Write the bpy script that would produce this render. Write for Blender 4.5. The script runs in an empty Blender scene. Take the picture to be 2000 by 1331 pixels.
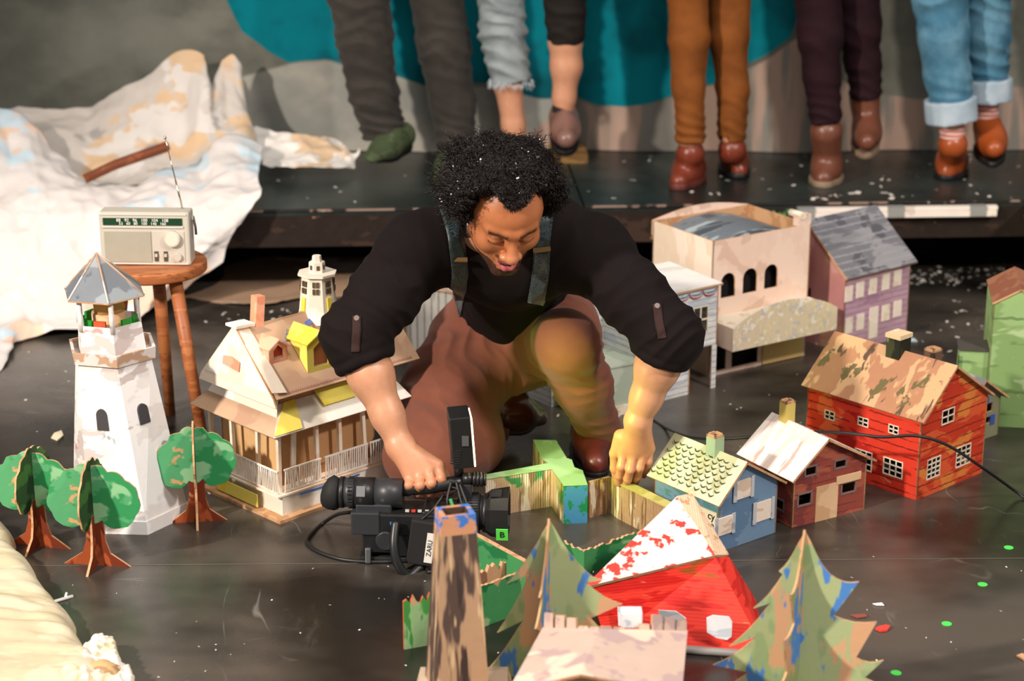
import bpy, bmesh, math, random
import numpy as np
from mathutils import Vector, Matrix, Euler, noise
from mathutils.geometry import tessellate_polygon
SC = bpy.context.scene
C = SC.collection
PI = math.pi
R = math.radians

# ------------------------------------------------------------------ camera
CAM_H, CAM_T, FPX = 1.72, R(17.9), 2000 * 70 / 36
cd = bpy.data.cameras.new('camera')
cam = bpy.data.objects.new('camera', cd)
C.objects.link(cam)
cam.location = (0, 0, CAM_H)
cam.rotation_euler = (PI / 2 - CAM_T, 0, 0)
cd.sensor_width = 36; cd.lens = 70
cd.clip_start = .05; cd.clip_end = 60
cd.dof.use_dof = True; cd.dof.focus_distance = 4.2; cd.dof.aperture_fstop = 3.0
SC.camera = cam
# ------------------------------------------------------------------ look, world and stage lights
vs = SC.view_settings
vs.view_transform = 'Standard'; vs.look = 'None'; vs.gamma = 1; vs.use_curve_mapping = False
vs.exposure = 1.1
w = bpy.data.worlds.new('dim_theatre'); SC.world = w
w.use_nodes = True
w.node_tree.nodes['Background'].inputs[0].default_value = (1.0, .93, .88, 1)
w.node_tree.nodes['Background'].inputs[1].default_value = 0.17

def lamp(name, kind, loc, target, energy, color, size=.3, spot=50, blend=.5):
    l = bpy.data.lights.new(name, kind); l.energy = energy; l.color = color
    if kind == 'AREA': l.shape = 'DISK'; l.size = size
    if kind == 'SPOT': l.spot_size = R(spot); l.spot_blend = blend; l.shadow_soft_size = size
    o = bpy.data.objects.new(name, l); C.objects.link(o)
    o.location = loc
    o.rotation_euler = (Vector(target) - Vector(loc)).to_track_quat('-Z', 'Y').to_euler()
    return o
lamp('key_spotlight', 'SPOT', (-3.8, 0.7, 3.15), (-.2, 4.3, .2), 760, (1, .88, .78), .14, 48, .6)
lamp('fill_spotlight', 'SPOT', (3.4, .9, 4.2), (.5, 4.4, .2), 400, (1, .90, .84), .22, 50, .7)
lamp('back_light', 'SPOT', (2.8, 8.6, 4.6), (.6, 4.6, 0), 260, (.62, .80, 1), .3, 60, .8)
lamp('stage_wash', 'AREA', (0, 1.6, 4.6), (0, 5.6, .3), 45, (1, .92, .86), 1.6)

# ------------------------------------------------------------------ helpers
def ray(px, py):
    u = (px - 1000) / FPX; v = (665.5 - py) / FPX
    return (u, math.cos(CAM_T) + v * math.sin(CAM_T), -math.sin(CAM_T) + v * math.cos(CAM_T))
def G(px, py, z=0.0):                     # point of the photo on a level plane
    d = ray(px, py); t = (z - CAM_H) / d[2]
    return Vector((d[0] * t, d[1] * t, z))
def PY(px, py, Y):                        # point of the photo at a depth
    d = ray(px, py); t = Y / d[1]
    return Vector((d[0] * t, Y, CAM_H + d[2] * t))
def HZ(px, py, g):                        # height of a point standing over ground point g
    d = ray(px, py); return CAM_H + d[2] * g[1] / d[1]
def onwall(B, phi, side, px, py, off=0):
    """(u, z) on a vertical wall through B: side 'x' runs along phi, side 'y' runs along phi+90"""
    d = Vector(ray(px, py)); o = Vector((0, 0, CAM_H))
    ux = Vector((math.cos(phi), math.sin(phi), 0)); uy = Vector((-math.sin(phi), math.cos(phi), 0))
    n = uy if side == 'x' else ux
    b = Vector((B[0], B[1], 0)) + n * off
    t = (b - o).dot(n) / d.dot(n); p = o + d * t
    return ((p - b).dot(ux if side == 'x' else uy), p.z)

def lin(c):
    return c / 12.92 if c <= .04045 else ((c + .055) / 1.055) ** 2.4
def col(h):
    if isinstance(h, str): h = tuple(int(h[i:i + 2], 16) for i in (0, 2, 4))
    return tuple(lin(v / 255) for v in h) + (1,)

def mat(name):
    m = bpy.data.materials.new(name); m.use_nodes = True
    nt = m.node_tree; b = nt.nodes['Principled BSDF']
    return m, nt, b
def _map(nt, scale, rot=(0, 0, 0), loc=(0, 0, 0)):
    tc = nt.nodes.new('ShaderNodeTexCoord'); mp = nt.nodes.new('ShaderNodeMapping')
    nt.links.new(tc.outputs['Object'], mp.inputs[0])
    mp.inputs['Scale'].default_value = scale; mp.inputs['Rotation'].default_value = rot; mp.inputs['Location'].default_value = loc
    return mp.outputs[0]
def _noise(nt, vec, scale=1, detail=3, rough=.55, dist=0):
    n = nt.nodes.new('ShaderNodeTexNoise'); nt.links.new(vec, n.inputs['Vector'])
    n.inputs['Scale'].default_value = scale; n.inputs['Detail'].default_value = detail
    n.inputs['Roughness'].default_value = rough; n.inputs['Distortion'].default_value = dist
    return n.outputs['Fac']
def _step(nt, fac, a, b):
    r = nt.nodes.new('ShaderNodeMapRange'); r.interpolation_type = 'SMOOTHSTEP'
    nt.links.new(fac, r.inputs[0]); r.inputs[1].default_value = a; r.inputs[2].default_value = b
    return r.outputs[0]
def _mix(nt, f, a, b):
    m = nt.nodes.new('ShaderNodeMix'); m.data_type = 'RGBA'
    if isinstance(f, (int, float)): m.inputs[0].default_value = f
    else: nt.links.new(f, m.inputs[0])
    for s, v in ((6, a), (7, b)):
        if isinstance(v, tuple): m.inputs[s].default_value = v
        else: nt.links.new(v, m.inputs[s])
    return m.outputs[2]
def _mul(nt, a, b, op='MULTIPLY'):
    m = nt.nodes.new('ShaderNodeMath'); m.operation = op
    for i, v in enumerate((a, b)):
        if isinstance(v, (int, float)): m.inputs[i].default_value = v
        else: nt.links.new(v, m.inputs[i])
    return m.outputs[0]
def _bump(nt, b, h, strength=.3, dist=.002):
    n = nt.nodes.new('ShaderNodeBump'); nt.links.new(h, n.inputs['Height'])
    n.inputs['Strength'].default_value = strength; n.inputs['Distance'].default_value = dist
    nt.links.new(n.outputs[0], b.inputs['Normal'])
def plain(name, c, rough=.6, metal=0, emit=0, spec=.5, coat=0):
    m, nt, b = mat(name)
    b.inputs['Base Color'].default_value = col(c)
    b.inputs['Roughness'].default_value = rough; b.inputs['Metallic'].default_value = metal
    b.inputs['Specular IOR Level'].default_value = spec
    if coat: b.inputs['Coat Weight'].default_value = coat
    if emit: b.inputs['Emission Color'].default_value = col(c); b.inputs['Emission Strength'].default_value = emit
    return m
def paint(name, base, strokes=(), lines=None, rough=.75, bump=.25, corr=None, spec=.25):
    """brushed poster paint on cardboard. strokes: (colour, threshold, scale xyz, seed[, rot[, soft]]);
    lines: (colour, per metre, axis, width, break threshold); corr: (axis, per metre, strength) corrugation"""
    m, nt, b = mat(name)
    c = col(base)
    fine = _noise(nt, _map(nt, (30, 30, 30)), 1, 4, .6)
    c = _mix(nt, _mul(nt, _step(nt, fine, .3, .8), .22), c, tuple(min(1, v * 1.25 + .02) for v in c[:3]) + (1,))
    for s in strokes:
        cc, th, sc, seed = s[:4]; rot = s[4] if len(s) > 4 else (0, 0, 0); soft = s[5] if len(s) > 5 else .02
        f = _noise(nt, _map(nt, sc, rot, (seed * 3.17, seed * 1.7, seed * 2.3)), 1, 3, .6, .25)
        c = _mix(nt, _step(nt, f, th - soft, th + soft), c, col(cc))
    if lines:
        lc, per, ax, wd, br = lines
        w = nt.nodes.new('ShaderNodeTexWave'); w.wave_type = 'BANDS'; w.bands_direction = ax
        nt.links.new(_map(nt, (1, 1, 1)), w.inputs['Vector'])
        w.inputs['Scale'].default_value = per * .314; w.inputs['Distortion'].default_value = .8
        w.inputs['Detail'].default_value = 1; w.inputs['Detail Scale'].default_value = 6
        f = _step(nt, w.outputs['Fac'], 1 - wd, 1 - wd * .35)
        f = _mul(nt, f, _step(nt, _noise(nt, _map(nt, (14, 14, 30)), 1, 2), br - .05, br + .08))
        c = _mix(nt, _mul(nt, f, .8), c, col(lc))
    nt.links.new(c, b.inputs['Base Color'])
    b.inputs['Roughness'].default_value = rough; b.inputs['Specular IOR Level'].default_value = spec
    h = _noise(nt, _map(nt, (60, 60, 60)), 1, 4, .6)
    if corr:
        w = nt.nodes.new('ShaderNodeTexWave'); w.wave_type = 'BANDS'; w.bands_direction = corr[0]
        nt.links.new(_map(nt, (1, 1, 1)), w.inputs['Vector']); w.inputs['Scale'].default_value = corr[1] * .314
        w.inputs['Distortion'].default_value = .8
        h = _mul(nt, _mul(nt, w.outputs['Fac'], corr[2]), h, 'ADD')
    _bump(nt, b, h, bump, .002)
    return m

def V3(p): return Vector(p)
class MB:
    def __init__(s): s.bm = bmesh.new(); s.mats = []
    def mi(s, m):
        if m not in s.mats: s.mats.append(m)
        return s.mats.index(m)
    def face(s, pts, m, smooth=False):
        vs_ = [s.bm.verts.new(p) for p in pts]
        try: f = s.bm.faces.new(vs_)
        except ValueError: return
        f.material_index = s.mi(m); f.smooth = smooth; return f
    def box(s, c, size, m, rot=None, taper=1.0):
        hx, hy, hz = size[0] / 2, size[1] / 2, size[2] / 2
        M = (Euler(rot).to_matrix() if rot is not None else Matrix.Identity(3))
        P_ = []
        for z in (-1, 1):
            k = taper if z > 0 else 1
            for x, y in ((-1, -1), (1, -1), (1, 1), (-1, 1)):
                P_.append(s.bm.verts.new(Vector(c) + M @ Vector((x * hx * k, y * hy * k, z * hz))))
        for q in ((0, 3, 2, 1), (4, 5, 6, 7), (0, 1, 5, 4), (1, 2, 6, 5), (2, 3, 7, 6), (3, 0, 4, 7)):
            s.bm.faces.new([P_[i] for i in q]).material_index = s.mi(m)
    def rings(s, rings, m, cap=True, smooth=True, closed=True):
        R_ = [[s.bm.verts.new(p) for p in r] for r in rings]; k = s.mi(m)
        n = len(R_[0])
        for a, b in zip(R_[:-1], R_[1:]):
            for i in range(n if closed else n - 1):
                j = (i + 1) % n
                f = s.bm.faces.new((a[i], a[j], b[j], b[i])); f.material_index = k; f.smooth = smooth
        if cap:
            for r, rv in ((R_[0], True), (R_[-1], False)):
                f = s.bm.faces.new(r[::-1] if rv else r); f.material_index = k
    def cone(s, p0, p1, r0, r1, m, n=16, smooth=True, cap=True):
        p0, p1 = Vector(p0), Vector(p1); d = (p1 - p0).normalized()
        u = d.orthogonal().normalized(); v = d.cross(u)
        rg = [[p + (u * math.cos(t) + v * math.sin(t)) * r for t in (2 * PI * i / n for i in range(n))] for p, r in ((p0, r0), (p1, r1))]
        s.rings(rg, m, cap, smooth)
    def tube(s, pts, r, m, n=8, smooth=True, cap=True):
        pts = [Vector(p) for p in pts]; rr = r if isinstance(r, (list, tuple)) else [r] * len(pts)
        rg = []; u = None
        for i, p in enumerate(pts):
            d = (pts[min(i + 1, len(pts) - 1)] - pts[max(i - 1, 0)]).normalized()
            u = d.orthogonal().normalized() if u is None else (u - d * u.dot(d)).normalized()
            v = d.cross(u)
            rg.append([p + (u * math.cos(t) + v * math.sin(t)) * rr[i] for t in (2 * PI * k / n for k in range(n))])
        s.rings(rg, m, cap, smooth)
    def lathe(s, prof, m, c=(0, 0, 0), axis='z', n=32, smooth=True, cap=True):
        rg = []
        for r, h in prof:
            ring = []
            for i in range(n):
                t = 2 * PI * i / n; a, b = r * math.cos(t), r * math.sin(t)
                p = {'z': (a, b, h), 'y': (b, h, a), 'x': (h, a, b)}[axis]
                ring.append(Vector(c) + Vector(p))
            rg.append(ring)
        s.rings(rg, m, cap, smooth)
    def panel(s, out, O, U, V, t, mf, ms=None, holes=(), mb=None):
        """a cut-out sheet of thickness t: outline (u, v) seen from its front, thickness goes back"""
        O, U, V = Vector(O), Vector(U).normalized(), Vector(V).normalized()
        W = U.cross(V).normalized(); ms = ms or mf; mb = mb or mf
        loops = [[Vector((a, b, 0)) for a, b in out]] + [[Vector((a, b, 0)) for a, b in h] for h in holes]
        flat = [p for l in loops for p in l]
        tris = tessellate_polygon(loops)
        F_ = [s.bm.verts.new(O + U * p.x + V * p.y) for p in flat]
        B_ = [s.bm.verts.new(O + U * p.x + V * p.y - W * t) for p in flat]
        for a, b, c in tris:
            pa, pb, pc = flat[a], flat[b], flat[c]
            if (pb - pa).cross(pc - pa).z < 0: b, c = c, b
            try:
                s.bm.faces.new((F_[a], F_[b], F_[c])).material_index = s.mi(mf)
                s.bm.faces.new((B_[a], B_[c], B_[b])).material_index = s.mi(mb)
            except ValueError: pass
        k = 0
        for l in loops:
            n = len(l)
            for i in range(n):
                a, b = k + i, k + (i + 1) % n
                try: s.bm.faces.new((F_[a], B_[a], B_[b], F_[b])).material_index = s.mi(ms)
                except ValueError: pass
            k += n
    def build(s, name, parent=None, label=None, loc=None, rotz=0, bevel=0, fix=True):
        if fix: bmesh.ops.recalc_face_normals(s.bm, faces=s.bm.faces)
        me = bpy.data.meshes.new(name); s.bm.to_mesh(me); s.bm.free()
        for m in s.mats: me.materials.append(m)
        o = bpy.data.objects.new(name, me); C.objects.link(o)
        if parent is not None: o.parent = parent
        if loc is not None: o.location = loc
        o.rotation_euler.z = rotz
        if label: o['label'] = label
        if bevel:
            b = o.modifiers.new('bevel', 'BEVEL'); b.width = bevel; b.segments = 2; b.limit_method = 'ANGLE'
        return o
def tag(o, label, cat, group=None, kind=None):
    o['label'] = label; o['category'] = cat
    if group: o['group'] = group
    if kind: o['kind'] = kind
    return o
def thing(name, label, cat, loc=(0, 0, 0), rotz=0, group=None):
    o = bpy.data.objects.new(name, None); C.objects.link(o); o.empty_display_size = .05
    o.location = loc; o.rotation_euler = (0, 0, rotz)
    return tag(o, label, cat, group)
def crom(P_, n):                          # Catmull-Rom through points
    P_ = [Vector(p) for p in P_]; out = []
    for i in range(len(P_) - 1):
        a = P_[max(i - 1, 0)]; b = P_[i]; c = P_[i + 1]; d = P_[min(i + 2, len(P_) - 1)]
        for k in range(n):
            t = k / n
            out.append(.5 * ((2 * b) + (c - a) * t + (2 * a - 5 * b + 4 * c - d) * t * t + (3 * b - a - 3 * c + d) * t ** 3))
    out.append(P_[-1]); return out
# ------------------------------------------------------------------ floor
def floor_mat():
    m, nt, b = mat('black_stage_floor')
    v = _map(nt, (1, 1, 1))
    c = _mix(nt, _step(nt, _noise(nt, v, 3, 5), .35, .75), col('191714'), col('26231f'))
    c = _mix(nt, _mul(nt, _step(nt, _noise(nt, _map(nt, (1.1, 1.6, 1)), 1, 4, .6), .38, .62), .85), c, col('5a534b'))  # broad pale patches: the floor's grey sheen put into the colour
    # scuffs and scratches: thin ridges of stretched, twisted noise
    tot = None
    for k, (sc, rot, th) in enumerate((((5, 1.2, 1), .5, .5), ((1.5, 7, 1), -.5, .5), ((9, 3, 1), 1.2, .5), ((3, 3, 1), 0, .5))):
        f = _noise(nt, _map(nt, sc, (0, 0, rot), (k * 7.1, k * 3.3, 0)), 1, 2, .4, 1.2)
        f = _mul(nt, _mul(nt, f, -.5, 'ADD'), 0, 'ADD')
        ab = nt.nodes.new('ShaderNodeMath'); ab.operation = 'ABSOLUTE'; nt.links.new(f, ab.inputs[0])
        r = nt.nodes.new('ShaderNodeMapRange'); nt.links.new(ab.outputs[0], r.inputs[0])
        r.inputs[1].default_value = 0; r.inputs[2].default_value = .006 if k < 3 else .004; r.inputs[3].default_value = 1; r.inputs[4].default_value = 0
        brk = _step(nt, _noise(nt, _map(nt, (2.3, 2.3, 1), (0, 0, k), (k * 11, 4, 0)), 1, 4, .7), .55, .7)
        f = _mul(nt, r.outputs[0], brk)
        tot = f if tot is None else _mul(nt, tot, f, 'MAXIMUM')
    c = _mix(nt, _mul(nt, tot, .35), c, col('a8a49c'))
    # dusty smears
    d = _step(nt, _noise(nt, _map(nt, (9, 2.5, 1), (0, 0, .7)), 1, 6, .75), .6, .8)
    c = _mix(nt, _mul(nt, d, .2), c, col('7d766c'))
    nt.links.new(c, b.inputs['Base Color'])
    rr = nt.nodes.new('ShaderNodeMapRange'); nt.links.new(_noise(nt, _map(nt, (4, 4, 1)), 1, 6, .65), rr.inputs[0])
    rr.inputs[1].default_value = .3; rr.inputs[2].default_value = .7; rr.inputs[3].default_value = .20; rr.inputs[4].default_value = .36
    nt.links.new(rr.outputs[0], b.inputs['Roughness'])
    b.inputs['Specular IOR Level'].default_value = .55
    _bump(nt, b, _noise(nt, _map(nt, (7, 7, 1)), 1, 3), .15, .004)
    return m
fm = floor_mat()
mb = MB()
mb.box((0, 5, -.02), (12, 11, .04), fm)
tag(mb.build('floor'), 'black glossy scratched stage floor', 'floor', kind='structure')
a, b_ = G(-40, 1107), G(2040, 1091)
mb = MB(); d = (b_ - a).normalized(); n_ = Vector((-d.y, d.x, 0)) * .0011
seam_m = plain('seam', '6d675f', .6)
mb.face([a - n_ + Vector((0, 0, .0006)), b_ - n_ + Vector((0, 0, .0006)), b_ + n_ + Vector((0, 0, .0006)), a + n_ + Vector((0, 0, .0006))], seam_m)
tag(mb.build('trim_1'), 'pale seam line across the black floor', 'floor seam', kind='structure')

# ------------------------------------------------------------------ raised platform in two sections
PH = .28
L0, L1 = G(420, 409, PH), G(2100, 386, PH)      # its top front edge
pd = (L1 - L0).normalized(); pn = Vector((-pd.y, pd.x, 0)); PANG = math.atan2(pd.y, pd.x)
SEAM = G(1140, 401, PH); SEAM.z = 0
top_m, nt, b = mat('platform_top')
c = _mix(nt, _step(nt, _noise(nt, _map(nt, (3, 3, 3)), 1, 6, .7), .4, .7), col('1a211f'), col('2c3634'))
c = _mix(nt, _step(nt, _noise(nt, _map(nt, (20, 40, 20)), 1, 5, .7), .68, .74), c, col('7f8a86'))
nt.links.new(c, b.inputs['Base Color']); b.inputs['Roughness'].default_value = .34
_bump(nt, b, _noise(nt, _map(nt, (30, 30, 30)), 1, 4), .2)
fas_m = paint('platform_fascia', '231812', [('3a2a20', .6, (6, 6, 14), 2), ('a87a5c', .74, (18, 18, 30), 5)], rough=.6)
edge_m = paint('worn_edge', '8a7468', [('2a2422', .47, (10, 10, 10), 1), ('d9b9a6', .7, (25, 25, 25), 4)], rough=.6)
dark_m = plain('black_paint', '0c0b0b', .8)
PDEP = (G(1000, 292, PH) - L0).dot(pn)
def platform(x0, x1, label):
    t = thing('stage_platform', label, 'platform', SEAM, PANG, None)
    mb = MB(); mb.box(((x0 + x1) / 2, PDEP / 2, PH - .01), (x1 - x0, PDEP, .02), top_m); mb.build('deck', t)
    mb = MB(); mb.box(((x0 + x1) / 2, .012, PH - .02 - .048), (x1 - x0 - .004, .024, .096), fas_m)
    mb.build('fascia', t)
    mb = MB(); mb.box(((x0 + x1) / 2, -.002, PH - .004), (x1 - x0, .008, .006), edge_m); mb.build('edge_strip', t)
    for x in (x0 + .08, x1 - .08):
        for y in (.25, PDEP - .1):
            mb = MB(); mb.box((x, y, (PH - .02) / 2), (.045, .045, PH - .02), dark_m); mb.build('leg', t)
    mb = MB(); mb.box(((x0 + x1) / 2, PDEP - .01, (PH - .02) / 2), (x1 - x0, .01, PH - .022), dark_m); mb.build('light_block_panel', t)  # added black panel that keeps light out from under the deck
    return t
platform(-2.9, -.003, 'left section of low black stage platform with dark brown front board')
platform(.003, 2.9, 'right section of low black stage platform where the brown boots stand')

# ------------------------------------------------------------------ painted backdrop
def backdrop_mat():
    m, nt, b = mat('painted_backdrop')
    base = _mix(nt, _step(nt, _noise(nt, _map(nt, (1.3, 1, 1.6)), 1, 5, .6), .35, .7), col('565850'), col('7d7e73'))
    base = _mix(nt, _mul(nt, _step(nt, _noise(nt, _map(nt, (3.4, 1, 5), (0, .6, 0)), 1, 4), .5, .72), .5), base, col('4a4a43'))
    att = nt.nodes.new('ShaderNodeAttribute'); att.attribute_name = 'paintmap'
    sp = nt.nodes.new('ShaderNodeSeparateColor'); nt.links.new(att.outputs['Color'], sp.inputs[0])
    teal = _mix(nt, _step(nt, _noise(nt, _map(nt, (2, 1, 2.5)), 1, 4), .45, .6), col('057683'), col('08525c'))
    tan = _mix(nt, _step(nt, _noise(nt, _map(nt, (12, 1, 1.5)), 1, 3), .45, .55), col('a58d7e'), col('7d7a72'))
    pale = _mix(nt, _step(nt, _noise(nt, _map(nt, (3, 1, 4)), 1, 4), .4, .6), col('8f918a'), col('a9a69c'))
    c = _mix(nt, _step(nt, sp.outputs[2], .4, .6), base, pale)
    c = _mix(nt, _step(nt, sp.outputs[1], .4, .6), c, tan)
    c = _mix(nt, _step(nt, sp.outputs[0], .4, .6), c, teal)
    nt.links.new(c, b.inputs['Base Color']); b.inputs['Roughness'].default_value = .9; b.inputs['Specular IOR Level'].default_value = .1
    _bump(nt, b, _noise(nt, _map(nt, (40, 40, 40)), 1, 4), .2)
    return m
def inpoly(x, y, P_):
    s = False
    for i in range(len(P_)):
        (x0, y0), (x1, y1) = P_[i - 1], P_[i]
        if (y0 > y) != (y1 > y) and x < (x1 - x0) * (y - y0) / (y1 - y0) + x0: s = not s
    return s
YB = L0.y + PDEP / math.cos(PANG) + .02
def wallpt(px, py):
    p = PY(px, py, YB); return (p.x, p.z)
TEAL = [wallpt(*p) for p in ((395, -300), (440, 0), (470, 60), (520, 95), (570, 118), (640, 112), (690, 128), (760, 150), (830, 160), (880, 170), (930, 165), (990, 178), (1060, 190), (1130, 193), (1170, 213), (1215, 212), (1290, 190), (1360, 170), (1420, 160), (1460, 120), (1550, 72), (1560, 0), (1560, -300))]
TAN = [wallpt(*p) for p in ((1120, 196), (1170, 216), (1300, 190), (1400, 165), (1470, 125), (1560, 75), (1600, 130), (1680, 180), (1790, 200), (1900, 180), (2100, 160), (2100, 300), (1000, 300))]
PALE = [wallpt(*p) for p in ((380, 330), (420, 190), (470, 150), (520, 130), (570, 120), (640, 114), (690, 130), (830, 162), (990, 180), (1120, 196), (1120, 300), (460, 300))]
me = bpy.data.meshes.new('painted_backdrop')
NX, NZ = 420, 200; X0, X1, Z0, Z1 = -3.0, 3.0, PH + .002, 3.2
vs_, cols_, fs = [], [], []
for j in range(NZ + 1):
    for i in range(NX + 1):
        x = X0 + (X1 - X0) * i / NX; z = Z0 + (Z1 - Z0) * j / NZ
        f = .018 * math.sin(x * 5 + .7 * math.sin(z * 2)) + .012 * math.sin(x * 11 + z) + .012 * noise.noise(Vector((x * 3, z * 1.5, 0)))
        vs_.append((x, YB + f, z))
        wx = x + .02 * noise.noise(Vector((x * 6, z * 6, 3))); wz = z + .02 * noise.noise(Vector((x * 6, z * 6, 9)))
        cols_.append((wx, wz))
for j in range(NZ):
    for i in range(NX):
        k = j * (NX + 1) + i; fs.append((k, k + 1, k + NX + 2, k + NX + 1))
me.from_pydata(vs_, [], fs); at = me.color_attributes.new('paintmap', 'FLOAT_COLOR', 'POINT')
def softpoly(W, P_, soft=.03):             # 0..1 mask with an edge exact to the outline
    x, y = W[:, 0], W[:, 1]; ins = np.zeros(len(W), bool); dd = np.full(len(W), 9.0)
    for i in range(len(P_)):
        (x0, y0), (x1, y1) = P_[i - 1], P_[i]
        if y0 != y1: ins ^= ((y0 > y) != (y1 > y)) & (x < (x1 - x0) * (y - y0) / (y1 - y0) + x0)
        ex, ey = x1 - x0, y1 - y0; t = np.clip(((x - x0) * ex + (y - y0) * ey) / (ex * ex + ey * ey), 0, 1)
        dd = np.minimum(dd, np.hypot(x - x0 - ex * t, y - y0 - ey * t))
    return np.clip(.5 + np.where(ins, dd, -dd) / soft, 0, 1)
W_ = np.array(cols_); cols_ = np.stack([softpoly(W_, TEAL), softpoly(W_, TAN, .05), softpoly(W_, PALE, .06), np.ones(len(W_))], 1)
at.data.foreach_set('color', np.array(cols_, dtype=np.float32).ravel())
me.polygons.foreach_set('use_smooth', [True] * len(fs)); me.materials.append(backdrop_mat())
bd = bpy.data.objects.new('painted_backdrop', me); C.objects.link(bd)
tag(bd, 'hanging canvas backdrop painted with teal sky and grey and tan hills', 'backdrop')
mb = MB(); mb.box((0, YB + .5, 1.5), (9, .06, 3.0), plain('black_wall', '131211', .9))
tag(mb.build('wall_back'), 'dark wall behind the backdrop', 'wall', kind='structure')
# ------------------------------------------------------------------ cardboard houses
card = paint('raw_cardboard', 'c49a72', [('b3865f', .55, (20, 20, 20), 1)], corr=('Z', 260, .6), rough=.85)
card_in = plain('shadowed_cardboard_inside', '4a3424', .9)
cardlt = paint('pale_cardboard', 'd9b48c', [('c9a077', .55, (12, 12, 12), 2)], rough=.85)
cream = paint('cream_strip', 'eadfca', [('d6c6aa', .6, (30, 30, 30), 2)], rough=.7)
def rectpoly(u0, z0, u1, z1): return [(u0, z0), (u1, z0), (u1, z1), (u0, z1)]
def arch(u0, z0, u1, z1, n=8):
    r = (u1 - u0) / 2; c = (u0 + u1) / 2; zz = z1 - r
    return [(u0, z0), (u1, z0)] + [(c + r * math.cos(PI * k / n), zz + r * math.sin(PI * k / n)) for k in range(n + 1)]
class House:
    """a box house standing on the floor: near corner B, right wall along +x, left wall along +y"""
    def __init__(s, name, label, A, B, Cc, h, cat='model house', group='painted cardboard houses', phi=None, w=None, d=None, z0=0.0):
        s.B = G(*B, z0); a = G(*A, z0) if A else None; c = G(*Cc, z0) if Cc else None
        s.phi = phi if phi is not None else math.atan2(c.y - s.B.y, c.x - s.B.x)
        ux = Vector((math.cos(s.phi), math.sin(s.phi), 0)); uy = Vector((-ux.y, ux.x, 0))
        s.w = w or (c - s.B).dot(ux); s.d = d or (a - s.B).dot(uy); s.h = h
        s.t = thing(name, label, cat, s.B, s.phi, group); s.T = .004
        s.rt = []; s.lf = []
    def uz(s, side, px, py):
        return onwall(s.B, s.phi, side, px, py)
    def rect(s, side, x0, y0, x1, y1, bb=True):
        """outline box of an opening on the wall"""
        if side == 'x' and bb: k = .2 * (x1 - x0); y0 += k; y1 -= k
        a = s.uz(side, x0, y0); b = s.uz(side, x1, y1)
        return (min(a[0], b[0]), min(a[1], b[1]), max(a[0], b[0]), max(a[1], b[1]))
    def frame(s, side):
        if side == 'x': return Vector((0, 0, 0)), Vector((1, 0, 0)), -1       # front faces -y
        return Vector((0, 0, 0)), Vector((0, 1, 0)), 1
    def walls(s, mx, my, gable='x', peak=None, pfrac=.5, holes_x=(), holes_y=(), mraw=None, name='walls'):
        mraw = mraw or card; w, d, h, T = s.w, s.d, s.h, s.T
        pk = peak or h; mb = MB()
        gx = [(0, 0), (w, 0), (w, h)] + ([(w * pfrac, pk)] if gable == 'x' else []) + [(0, h)]
        gy = [(0, 0), (d, 0), (d, h)] + ([(d * pfrac, pk)] if gable == 'y' else []) + [(0, h)]
        mb.panel(gx, (0, 0, 0), (1, 0, 0), (0, 0, 1), T, mx, mraw, holes_x, mraw)                 # right-hand wall, faces -y
        mb.panel([(w - a, b) for a, b in gx][::-1], (w, d, 0), (-1, 0, 0), (0, 0, 1), T, mx, mraw, (), mraw)
        flip = lambda P_: [(d - a, b) for a, b in P_][::-1]
        mb.panel(flip(gy), (0, d, 0), (0, -1, 0), (0, 0, 1), T, my, mraw, [flip(q) for q in holes_y], mraw)   # left wall, faces -x
        mb.panel(gy, (w, 0, 0), (0, 1, 0), (0, 0, 1), T, my, mraw, (), mraw)
        s.gable, s.pk, s.pf = gable, pk, pfrac
        return mb.build(name, s.t)
    def roof(s, m, over=.012, eave=.012, t=.005, medge=None, mbot=None):
        w, d, h = s.w, s.d, s.h; mb = MB(); me_ = medge or card
        if s.gable == 'x':
            r = s.pf * w; L = d + 2 * over
            for (ex, sgn) in ((0, -1), (w, 1)):
                dx = ex - r; dz = h - s.pk; l = math.hypot(dx, dz); k = (l + eave) / l
                E_ = Vector((r + dx * k, 0, s.pk + dz * k)); 
                if sgn < 0: mb.panel([(0, 0), (L, 0), (L, l + eave), (0, l + eave)], (E_.x, d + over, E_.z + t), (0, -1, 0), Vector((r - E_.x, 0, s.pk - E_.z)), t, m, me_, mb=mbot or me_)
                else: mb.panel([(0, 0), (L, 0), (L, l + eave), (0, l + eave)], (E_.x, -over, E_.z + t), (0, 1, 0), Vector((r - E_.x, 0, s.pk - E_.z)), t, m, me_, mb=mbot or me_)
        else:
            r = s.pf * d; L = w + 2 * over
            for (ey, sgn) in ((0, -1), (d, 1)):
                dy = ey - r; dz = h - s.pk; l = math.hypot(dy, dz); k = (l + eave) / l
                E_ = Vector((0, r + dy * k, s.pk + dz * k))
                if sgn < 0: mb.panel([(0, 0), (L, 0), (L, l + eave), (0, l + eave)], (-over, E_.y, E_.z + t), (1, 0, 0), Vector((0, r - E_.y, s.pk - E_.z)), t, m, me_, mb=mbot or me_)
                else: mb.panel([(0, 0), (L, 0), (L, l + eave), (0, l + eave)], (w + over, E_.y, E_.z + t), (-1, 0, 0), Vector((0, r - E_.y, s.pk - E_.z)), t, m, me_, mb=mbot or me_)
        return mb.build('roof', s.t)
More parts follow.
